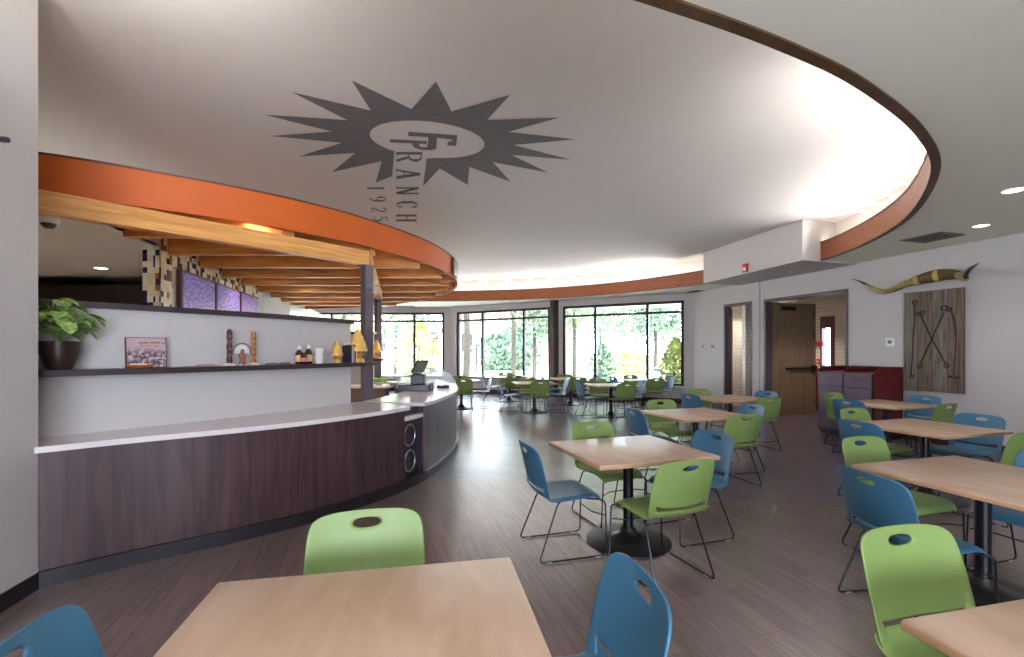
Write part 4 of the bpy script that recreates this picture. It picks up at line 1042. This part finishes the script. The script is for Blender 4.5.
bm = new(); e1 = Vector((wallx(11.75), 11.75)) + nO*.2; e2 = e1 + nO*1.7
seg(bm, e1, e2, .1, 0, 2.95, 0); put('vestibule_partition', bm, brickmat('white_partition_tile', (224, 216, 202), (216, 208, 194), (186, 180, 168), .4, .1, .006, .3, ang=math.radians(-17)), vs_)
bm = new(); prism(bm, [Vector((wallx(13.2), 13.2)) + nO*.18, Vector((wallx(7.8), 7.8)) + nO*.18, o2 + nO*.3, o1 + nO*.3], 2.95, 3.05); put('vestibule_ceiling', bm, M_ceil, vs_)
wv = thing('window_4', None, None); wv['kind'] = 'structure'
bm = new(); seg(bm, vp(ta), vp(tb_), .14, 2.15, 2.46); seg(bm, vp(ta), vp(ta) + (vp(tb_)-vp(ta))*.12, .14, 1.0, 2.46); seg(bm, vp(tb_) - (vp(tb_)-vp(ta))*.3, vp(tb_), .14, 1.0, 2.46)
put('window_frame', bm, mat('red_brown_frame', (84, 44, 38), .5), wv)
bm = new(); seg(bm, vp(ta), vp(tb_), .01, 1.0, 2.2); put('pane', bm, M_glass, wv)
# red box and switch plates on the vestibule wall
t_ = vpx(821.0); q = vp(t_) - nO*.08; zq = CH + (HY - 361)/F*q.y
tq = thing('fire_pull_station', 'small red pull station on the tiled wall seen through the doorway', 'fire alarm', (q.x, q.y, CH + (HY-361.5)/F*q.y), rzw, 'red alarms in the entry')
bm = new(); rbox(bm, (0, 0, 0), (.11, .05, .14), bev=.008); put('station_body', bm, M_red, tq); bm = new(); rbox(bm, (0, .03, .0), (.05, .02, .03), bev=.004); put('station_handle', bm, M_white, tq)
t_ = vpx(820.5); q = vp(t_) - nO*.08
tq = thing('fire_bell', 'red alarm unit with a white sign plate, higher on the tiled entry wall', 'fire alarm', (q.x, q.y, CH + (HY-344)/F*q.y), rzw, 'red alarms in the entry')
bm = new(); rbox(bm, (0, 0, 0), (.30, .05, .12), bev=.008); put('unit_body', bm, M_red, tq); bm = new(); rbox(bm, (.14, .03, .0), (.14, .02, .10), bev=.004); put('sign_plate', bm, M_white, tq)
# red lower cabinet in the vestibule
cq = vp(vpx(820)) - nO*.35
tq = thing('entry_bench', 'low oxblood cabinet under the entry wall alarms', 'cabinet', (cq.x, cq.y, 0), rzw)
bm = new(); rbox(bm, (0, 0, .52), (1.3, .4, 1.04), bev=.006); put('cabinet_body', bm, M_cabred, tq); bm = new(); rbox(bm, (0, 0, 1.06), (1.34, .44, .04), bev=.004); put('cabinet_top', bm, M_cabred, tq)

# ================================================================== CEILING FITTINGS
def downlight(px, py, z, lb, r=.09, power=18, grp='recessed downlights in the lower ceiling', M_=None, loc=None):
    p = onz(px, py, z) if loc is None else Vector(loc)
    t = thing('recessed_downlight', lb, 'downlight', (p.x, p.y, z), 0, grp)
    bm = new(); tube(bm, [(r*math.cos(q), r*math.sin(q), -.002) for q in [2*PI*k/24 for k in range(24)]], .008, 6, True); put('rim', bm, M_white, t, True)
    bm = new(); lathe(bm, [(0, -.004), (r*.95, -.003)], sides=24); put('lens', bm, M_lampw, t)
    l = bpy.data.lights.new('spot', 'SPOT'); l.energy = power; l.spot_size = math.radians(110); l.spot_blend = .6; l.shadow_soft_size = .06; l.color = (1, .88, .74)
    lo = bpy.data.objects.new('downlight_lamp', l); COL.objects.link(lo); lo.parent = t; lo.location = (0, 0, -.03)
    return t
downlight(1014, 190, ZL, 'recessed downlight at the frame edge above the horn wall', .095, 30)
downlight(981, 225.5, ZL, 'recessed downlight between the ceiling vent and the frame edge', .085, 25)
downlight(101, 268, 2.90, 'recessed downlight in the white kitchen ceiling', .09, 40, 'kitchen downlights')
for (px, py, lb) in ((263, 263.5, 'canopy downlight shining on the boards, biggest looking of the five in view'), (302, 274, 'second canopy downlight from the menu screens, in the pine boards'), (317, 284.5, 'middle canopy downlight between two joists'), (305, 289.5, 'canopy downlight past the middle one, menu wall side'), (278, 294, 'smallest looking canopy downlight close to the menu wall')):
    downlight(px, py, ZT - .066, lb, .075, 90, 'downlights between the canopy joists')
for i, (x, y) in enumerate(((-2.9, 4.95), (-2.2, 6.6), (-1.75, 7.6), (-1.7, 9.5))):
    downlight(0, 0, ZT - .066, ('canopy downlight hidden between the joists nearest the end wall', 'canopy downlight near the first column', 'canopy downlight close to the curved edge', 'canopy downlight close to the curved edge, farther back')[i].replace('nearest', 'next to'), .07, 110, 'downlights between the canopy joists', loc=(x, y, ZT))
for i, (x, y) in enumerate(((2.6, 0.6), (4.6, 2.2), (-.6, .3), (1.0, -1.2), (6.0, 1.0), (-1.2, -1.6), (3.6, -1.6))):  # unseen downlights added to brighten the near tables
    downlight(0, 0, ZL, ('added unseen downlight over the table showing one corner', 'added unseen downlight over the big cut off wall table', 'added unseen downlight over the cut off table by the counter', 'added unseen downlight behind the camera in the lower ceiling', 'added unseen downlight behind the camera by the horn wall', 'added unseen downlight behind the camera by the end wall', 'added unseen downlight well behind the camera near the rear opening')[i], .09, 16, loc=(x, y, ZL))
for i, (x, y) in enumerate(((7.1, 11.9), (7.3, 9.9), (6.6, 12.4))):  # downlights added to brighten the entry
    downlight(0, 0, 2.95, ('added entry downlight over the open oak door', 'added entry downlight over the entry bench', 'added entry downlight behind the narrow doorway')[i], .08, 110, 'added downlights in the entry', loc=(x, y, 2.95))
for i, (x, y) in enumerate(((-6.2, 5.0), (-8.2, 6.5), (-5.6, 8.4), (-5.2, 4.2))):  # unseen downlights added to brighten the kitchen
    downlight(0, 0, 2.90, ('added kitchen downlight over the kitchen floor', 'added kitchen downlight farther into the kitchen', 'added kitchen downlight behind the menu wall', 'added kitchen downlight close to the end wall')[i], .08, 150, 'kitchen downlights', loc=(x, y, 2.90))
def vent(px, py, z, w, d, ang, lb, m1=M_wall):
    p = onz(px, py, z); t = thing('ceiling_vent', lb, 'vent', p, ang, 'ceiling vents')
    bm = new()
    for sx, sy, a, b in ((0, d/2, w, .03), (0, -d/2, w, .03), (w/2, 0, .03, d), (-w/2, 0, .03, d)): rbox(bm, (sx, sy, -.006), (a + .01, b, .014), bev=.002)
    put('vent_frame', bm, mat('vent_grey', (120, 120, 108), .5), t)
    bm = new()
    for k in range(7): rbox(bm, (0, -d/2 + d*(k+1)/8, -.002), (w, .012, .01), bev=.002)
    put('louvre', bm, mat('vent_dark', (84, 84, 74), .5), t)
    bm = new(); box(bm, (0, 0, .0), (w, d, .004)); put('backing', bm, M_blackpl, t)
vent(932, 237.3, ZL, .5, .5, math.atan2(WT.y, WT.x), 'square louvred ceiling vent beside the curved wood ring')
vent(696, 291.5, ZL, .5, .3, math.atan2(WT.y, WT.x), 'small ceiling vent over the window corner by the bulkhead')
vent(513, 304, ZL, 1.3, .25, math.radians(-31), 'long slot vent above the middle window bay')
vent(401, 306, ZL, 1.0, .25, 0, 'long slot vent behind the canopy above the first window bay')

# ================================================================== CEILING EMBLEM
lg = thing('ceiling_emblem', 'grey painted sunburst emblem with lettering on the white ceiling', 'painted logo')
ZP = ZH - .004
def c3(x, y):   # coordinates read in the enlarged crop 260..580 x 70..240
    p = onz(260 + x*.3125, 70 + y*.3125, ZP); return (p.x, p.y)
def c4(x, y):   # crop 360..500 x 120..230
    p = onz(360 + x*.16746, 120 + y*.16746, ZP); return (p.x, p.y)
star = [(355,130),(293,33),(485,125),(563,38),(612,133),(800,80),(727,160),(958,152),(795,198),(1010,222),(812,240),(995,287),(805,272),(922,328),(745,295),(803,358),(670,310),(665,368),(575,315),(522,372),(533,284)]
ell = [(535 + 184*math.cos(a)*.999 + 8*math.sin(a), 222 + 14*math.cos(a) + 58.5*math.sin(a)) for a in [2*PI*k/48 for k in range(48)]]
# the ellipse and the lettering channel open into each other below
chan_r = [(533, 284)]; chan_l = [(422, 264), (423, 340)]
rest = [(370,360),(390,292),(232,326),(305,265),(122,277),(262,233),(30,211),(230,197),(15,143),(278,160),(100,70)]
# part of the ellipse running from the channel's one side over the top to the other side
def ang_of(p): return min(range(48), key=lambda k: (ell[k][0]-p[0])**2 + (ell[k][1]-p[1])**2)
ka, kb_ = ang_of((533, 284)), ang_of((422, 264))
idx = []; k = ka
while True:
    idx.append(k)
    if k == kb_: break
    k = (k - 1) % 48
outer = star + [ell[k] for k in idx[1:]] + chan_l[1:] + rest
bm = new(); es = []; vv = [bm.verts.new((*c3(*p), ZP)) for p in outer]
for i in range(len(vv)): es.append(bm.edges.new((vv[i], vv[(i+1) % len(vv)])))
bmesh.ops.triangle_fill(bm, use_beauty=True, use_dissolve=False, edges=es)
put('sunburst', bm, M_paint, lg)
def poly(bm, pts, fn, dz=0):
    es = []; vv = [bm.verts.new((*fn(*p), ZP - dz)) for p in pts]
    for i in range(len(vv)): es.append(bm.edges.new((vv[i], vv[(i+1) % len(vv)])))
    bmesh.ops.triangle_fill(bm, use_beauty=True, use_dissolve=False, edges=es)
bm = new()
poly(bm, [(290,70),(580,92),(572,156),(520,150),(526,128),(546,130),(549,116),(460,107),(455,172),(405,170),(408,102),(287,96)], c4)
poly(bm, [(178,112),(400,125),(398,142),(352,140),(355,155),(372,162),(400,160),(402,140),(412,140),(452,140),(452,170),(430,179),(372,178),(328,165),(312,148),(315,138),(180,133)], c4, .003)
put('monogram', bm, M_paint, lg)
# letters as strokes in a unit cell: u along the reading direction, v up
S = .13; T_ = .07
L_def = {
 'R': [((.12,0),(.12,1),.2),((.12,.96),(.62,.96),.09),((.62,.96),(.85,.85),.16),((.85,.85),(.85,.62),.2),((.85,.62),(.62,.5),.16),((.62,.5),(.12,.5),.09),((.5,.5),(.85,.05),.2),((-.02,.03),(.36,.03),.07),((-.02,.97),(.2,.97),.07),((.7,.03),(1.02,.03),.07)],
 'A': [((.12,.02),(.5,1),.12),((.5,1),(.86,.02),.22),((.25,.34),(.75,.34),.08),((-.04,.03),(.32,.03),.07),((.62,.03),(1.06,.03),.07)],
 'N': [((.16,0),(.16,1),.13),((.16,1),(.82,.0),.22),((.84,0),(.84,1),.13),((-.02,.03),(.36,.03),.07),((-.02,.97),(.25,.97),.07),((.64,.97),(1.04,.97),.07)],
 'C': [((.88,.72),(.72,.95),.13),((.72,.97),(.38,.97),.08),((.38,.97),(.16,.75),.16),((.16,.78),(.16,.22),.22),((.16,.25),(.38,.03),.16),((.38,.03),(.72,.03),.08),((.72,.05),(.88,.28),.13),((.9,.68),(.9,.98),.06)],
 'H': [((.18,0),(.18,1),.2),((.82,0),(.82,1),.2),((.18,.5),(.82,.5),.1),((-.02,.03),(.4,.03),.07),((-.02,.97),(.4,.97),.07),((.6,.03),(1.02,.03),.07),((.6,.97),(1.02,.97),.07)],
 '1': [((.5,0),(.5,1),.3),((.1,.03),(.9,.03),.07),((.5,.97),(.12,.84),.1)],
 '9': [((.16,.75),(.34,.97),.14),((.34,.97),(.68,.97),.08),((.68,.97),(.86,.75),.16),((.86,.8),(.84,.3),.22),((.84,.3),(.55,.03),.16),((.55,.03),(.25,.05),.1),((.16,.78),(.2,.52),.2),((.2,.52),(.5,.44),.12),((.5,.44),(.84,.55),.1)],
 '2': [((.14,.75),(.34,.97),.16),((.34,.97),(.68,.97),.09),((.68,.97),(.86,.78),.16),((.86,.8),(.8,.6),.2),((.8,.6),(.14,.08),.18),((.1,.05),(.9,.05),.12),((.88,.04),(.9,.24),.08)],
 '5': [((.2,.95),(.86,.95),.12),((.2,.98),(.18,.5),.12),((.18,.54),(.6,.62),.1),((.6,.62),(.86,.42),.18),((.86,.45),(.84,.22),.2),((.84,.22),(.55,.03),.16),((.55,.03),(.14,.12),.12)],
}
def letter(bm, ch, y0, y1, xb, xt, skew=0.0):
    w = abs(y1 - y0); h = abs(xt - xb)
    for (a, b, t) in L_def[ch]:
        A = Vector((a[0]*w, a[1]*h)); B = Vector((b[0]*w, b[1]*h)); d = (B - A).normalized(); n_ = Vector((-d.y, d.x))*t*w*.68
        q = [A + n_, B + n_, B - n_, A - n_]
        vs = []
        for p in q:
            u_, v_ = p.x/w, p.y/h
            vs.append(bm.verts.new((*c4(xb + (xt - xb)*v_, y0 + (y1 - y0)*u_ + skew*v_), ZP - .0003*len(vs)*0)))
        try: bm.faces.new(vs)
        except Exception: pass
for ch, y0, y1, xb, xt in (('R', 192, 250, 216, 372), ('A', 292, 352, 216, 358), ('N', 398, 446, 217, 350), ('C', 484, 526, 217, 345), ('H', 562, 608, 218, 338)): 
    bm = new(); letter(bm, ch, y0, y1, xb, xt); put('letter', bm, M_paint, lg)
for ch, y0, y1, xb, xt in (('1', 396, 420, 43, 146), ('9', 455, 487, 54, 157), ('2', 520, 550, 66, 160), ('5', 576, 606, 78, 166)): 
    bm = new(); letter(bm, ch, y0, y1, xb, xt); put('numeral', bm, M_paint, lg)

# ================================================================== OUTSIDE
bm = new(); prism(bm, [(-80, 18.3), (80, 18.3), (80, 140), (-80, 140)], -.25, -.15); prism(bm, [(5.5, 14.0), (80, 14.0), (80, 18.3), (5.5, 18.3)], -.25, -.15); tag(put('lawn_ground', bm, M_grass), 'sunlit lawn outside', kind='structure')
bm = new(); seg(bm, (-60, 24.5), (80, 30.5), 2.4, -.15, -.13); seg(bm, (-6, 18.5), (-1.5, 26), 2.2, -.15, -.128); tag(put('garden_path', bm, M_path), 'pale concrete footpath crossing the lawn', kind='structure')
def tree(name, x, y, h, cr, lb, leaf, cz=None, ch=None, n=2600, tr=.13, grp='garden trees', sz=.16):
    t = thing(name, lb, 'tree' if 'tree' in name else 'shrub', (x, y, -.15), 0, grp)
    cz = cz or h*.68; ch = ch or h*.34
    bm = new(); tube(bm, catmull([(0, 0, -.1), (.05, .02, h*.3), (-.04, .0, h*.55), (.02, 0, cz)], 4), [tr*(1.15 - .6*k/12) for k in range(13)], 10)
    for k in range(7):
        a = random.uniform(0, 2*PI); z = random.uniform(.38, .7)*h
        tube(bm, [(0, 0, z), (math.cos(a)*cr*.35, math.sin(a)*cr*.35, z + .12*h), (math.cos(a)*cr*.7, math.sin(a)*cr*.7, z + .2*h)], [tr*.35, tr*.22, tr*.1], 6)
    put('trunk', bm, M_bark, t, True)
    bm = new(); cl = [(Vector((random.gauss(0, .42)*cr, random.gauss(0, .42)*cr, cz + random.uniform(-.8, .8)*ch)), random.uniform(.25, .45)) for _ in range(22)]
    for _ in range(n):
        c_, r_ = random.choice(cl); v = c_ + Vector((random.gauss(0, 1), random.gauss(0, 1), random.gauss(0, .8)))*r_*cr*.55
        a = Vector((random.gauss(0, 1), random.gauss(0, 1), random.gauss(0, 1))).normalized()*sz; b = a.cross(Vector((random.random(), random.random(), random.random()))).normalized()*sz*.6
        bm.faces.new([bm.verts.new(v + q) for q in (-a, b, a, -b)])
    put('crown', bm, leaf, t)
def PX(px, d): return (px - CX)/F*d
tree('garden_tree', PX(466, 21.5), 21.5, 8.5, 2.6, 'thick trunked tree close outside the middle window bay, pier side', M_leafd, n=1600, tr=.17, cz=6.4)
tree('garden_tree', PX(513, 25), 25, 8.5, 3.0, 'slim trunked tree outside the centre of the middle window bay', M_leafm, n=1800, tr=.13, cz=6.2)
tree('garden_tree', PX(534, 29), 29, 7.2, 2.6, 'bushy tree outside beside the dark brick pillar', M_leafd, n=2600, cz=4.6)
tree('garden_tree', PX(655, 25), 25, 7.2, 2.7, 'dark crowned tree outside by the corner pane', M_leafd, n=3000, cz=4.9, tr=.11)
tree('garden_tree', PX(600, 36), 36, 8.5, 4.2, 'pale broad tree outside the widest garden pane', M_leafm, n=3200, cz=5.0)
tree('garden_tree', PX(574, 30), 30, 8.5, 2.8, 'tall loose tree outside next to the pillar, garden pane side', M_leafm, n=2200, cz=5.2)
tree('garden_tree', PX(395, 33), 33, 9.5, 3.8, 'large green tree outside the first window bay', M_leafd, n=3200, cz=5.6)
tree('garden_tree', PX(343, 30), 30, 8.5, 3.4, 'dense tree outside behind the kitchen side of first window bay', M_leafm, n=2600, cz=5.0)
def shrub(x, y, h, r, lb, leaf, n=900, sz=.1):
    t = thing('garden_shrub', lb, 'shrub', (x, y, -.15), 0, 'garden shrubs')
    bm = new()
    for k in range(5): tube(bm, [(0, 0, -.05), (random.uniform(-.3, .3)*r, random.uniform(-.3, .3)*r, h*.6)], .03, 5)
    put('stems', bm, M_bark, t)
    bm = new()
    for _ in range(n):
        a_ = random.uniform(0, 2*PI); q = random.random()**.5; z = random.random(); w = math.sin(PI*min(1, z*.85 + .12))
        v = Vector((math.cos(a_)*q*r*w, math.sin(a_)*q*r*w, z*h))
        a = Vector((random.gauss(0, 1), random.gauss(0, 1), random.gauss(0, 1))).normalized()*sz; b = a.cross(Vector((random.random(), random.random(), random.random()))).normalized()*sz*.6
        bm.faces.new([bm.verts.new(v + q_) for q_ in (-a, b, a, -b)])
    put('leaves', bm, leaf, t)
shrub(PX(676, 17.2), 17.2, 2.2, .62, 'rounded bright shrub right outside the corner pane', M_leafy, 1300)
shrub(PX(417, 26), 26, 3.4, 1.4, 'round yellowish bush outside the first window bay', M_leafy, 1400, .14)
shrub(PX(602, 22), 22, 2.0, .7, 'upright grey green shrub outside the garden pane', M_leafd, 900)
shrub(PX(497, 40), 40, 3.2, 2.6, 'dark hedge shrub before the brick building', M_leafd, 1300, .2)
shrub(PX(517, 41), 41, 3.0, 2.6, 'second dark hedge shrub before the brick building, pillar side', M_leafd, 1300, .2)
shrub(PX(630, 34), 34, 1.5, 3.4, 'low yellow flower bed across the lawn', M_leafy, 1500, .16)
# brick building and lamp post clock
bd = thing('brick_building', 'long red brick building beyond the lawn', 'building', (-8, 55, -.15))
bm = new(); box(bm, (0, 0, 2.9), (30, 8, 5.8)); put('facade', bm, M_redbrick, bd)
bm = new(); prism(bm, [(-15.5, -4.6), (15.5, -4.6), (15.5, 4.6), (-15.5, 4.6)], 5.8, 6.2); put('roof', bm, M_roof, bd)
for k in range(9):
    bm = new(); box(bm, (-13 + 3.2*k, -4.02, 2.6), (1.2, .06, 2.0)); w = put('building_window', bm, M_frame, bd)
bt = thing('pale_building', 'pale blue grey tall building block beyond the first bay', 'building', (PX(434, 45), 45, -.15))
bm = new(); box(bm, (0, 0, 2.6), (2.6, 3, 5.2)); put('facade', bm, mat('pale_facade', (190, 205, 222), .8), bt)
bm = new(); box(bm, (0, 0, 5.3), (2.9, 3.3, .25)); put('roof', bm, M_roof, bt)
bm = new(); box(bm, (.3, -1.52, 2.4), (.7, .06, 2.2)); put('building_window', bm, M_frame, bt)
cl = thing('post_clock', 'slender dark post clock on the lawn outside the middle bay', 'clock', (PX(476.5, 23), 23, -.15))
bm = new(); tube(bm, [(0, 0, 0), (0, 0, 2.0)], .035, 8); lathe(bm, [(0, 0), (.14, 0), (.1, .15), (0, .3)], sides=12); put('post', bm, M_frame, cl)
bm = new(); bmesh.ops.create_cone(bm, cap_ends=True, segments=24, radius1=.26, radius2=.26, depth=.14, matrix=Matrix.Translation((0, 0, 2.22)) @ Matrix.Rotation(PI/2, 4, 'X')); put('clock_case', bm, M_frame, cl, True)
bm = new(); bmesh.ops.create_cone(bm, cap_ends=True, segments=24, radius1=.21, radius2=.21, depth=.16, matrix=Matrix.Translation((0, 0, 2.22)) @ Matrix.Rotation(PI/2, 4, 'X')); put('clock_face', bm, M_white, cl, True)
bn = thing('trash_bin', 'grey blue waste bin on the lawn outside by the corner tree', 'bin', (PX(657, 21), 21, -.15))
bm = new(); lathe(bm, [(0, 0), (.13, 0), (.14, .85), (.12, .95), (0, .98)], sides=16); put('bin_body', bm, mat('bin_blue', (110, 130, 140), .5), bn, True)
bm = new(); lathe(bm, [(.145, .8), (.15, .82), (.145, .86)], sides=16); put('bin_band', bm, M_frame, bn)

# ================================================================== LIGHT
w = bpy.data.worlds.new('sky'); scene.world = w; w.use_nodes = True; nt = w.node_tree
bg = nt.nodes['Background']; bg.inputs['Color'].default_value = (.76, .84, 1.0, 1); bg.inputs['Strength'].default_value = 22.0
sun = bpy.data.lights.new('sun', 'SUN'); sun.energy = 24.0; sun.angle = .03; sun.color = (1, .96, .88)
so = bpy.data.objects.new('sun', sun); COL.objects.link(so); so.rotation_euler = (math.radians(38), math.radians(20), 0)
# the added unseen lamps behind the eye stand with the ceiling fittings
scene.view_settings.view_transform = 'Standard'; scene.view_settings.look = 'None'
scene.view_settings.exposure = 0.10; scene.view_settings.gamma = 1.0; scene.view_settings.use_curve_mapping = False
scene.cycles.max_bounces = 8; scene.cycles.diffuse_bounces = 5; scene.cycles.glossy_bounces = 3; scene.cycles.transparent_max_bounces = 12
scene.cycles.caustics_reflective = False; scene.cycles.caustics_refractive = False
scene.cycles.sample_clamp_indirect = 8.0; scene.cycles.use_denoising = True
try: scene.cycles.denoiser = 'OPENIMAGEDENOISE'
except Exception: pass

# ================================================================== CAMERA
cam = bpy.data.cameras.new('camera'); co = bpy.data.objects.new('camera', cam); COL.objects.link(co)
cam.sensor_fit = 'HORIZONTAL'; cam.sensor_width = 36.0; cam.lens = F/1024*36.0
cam.shift_x = 0.0; cam.shift_y = (351 - 328.5)/1024
cam.clip_start = 0.02; cam.clip_end = 400
co.location = (0, 0, CH); co.rotation_euler = (PI/2, 0, 0)
scene.camera = co
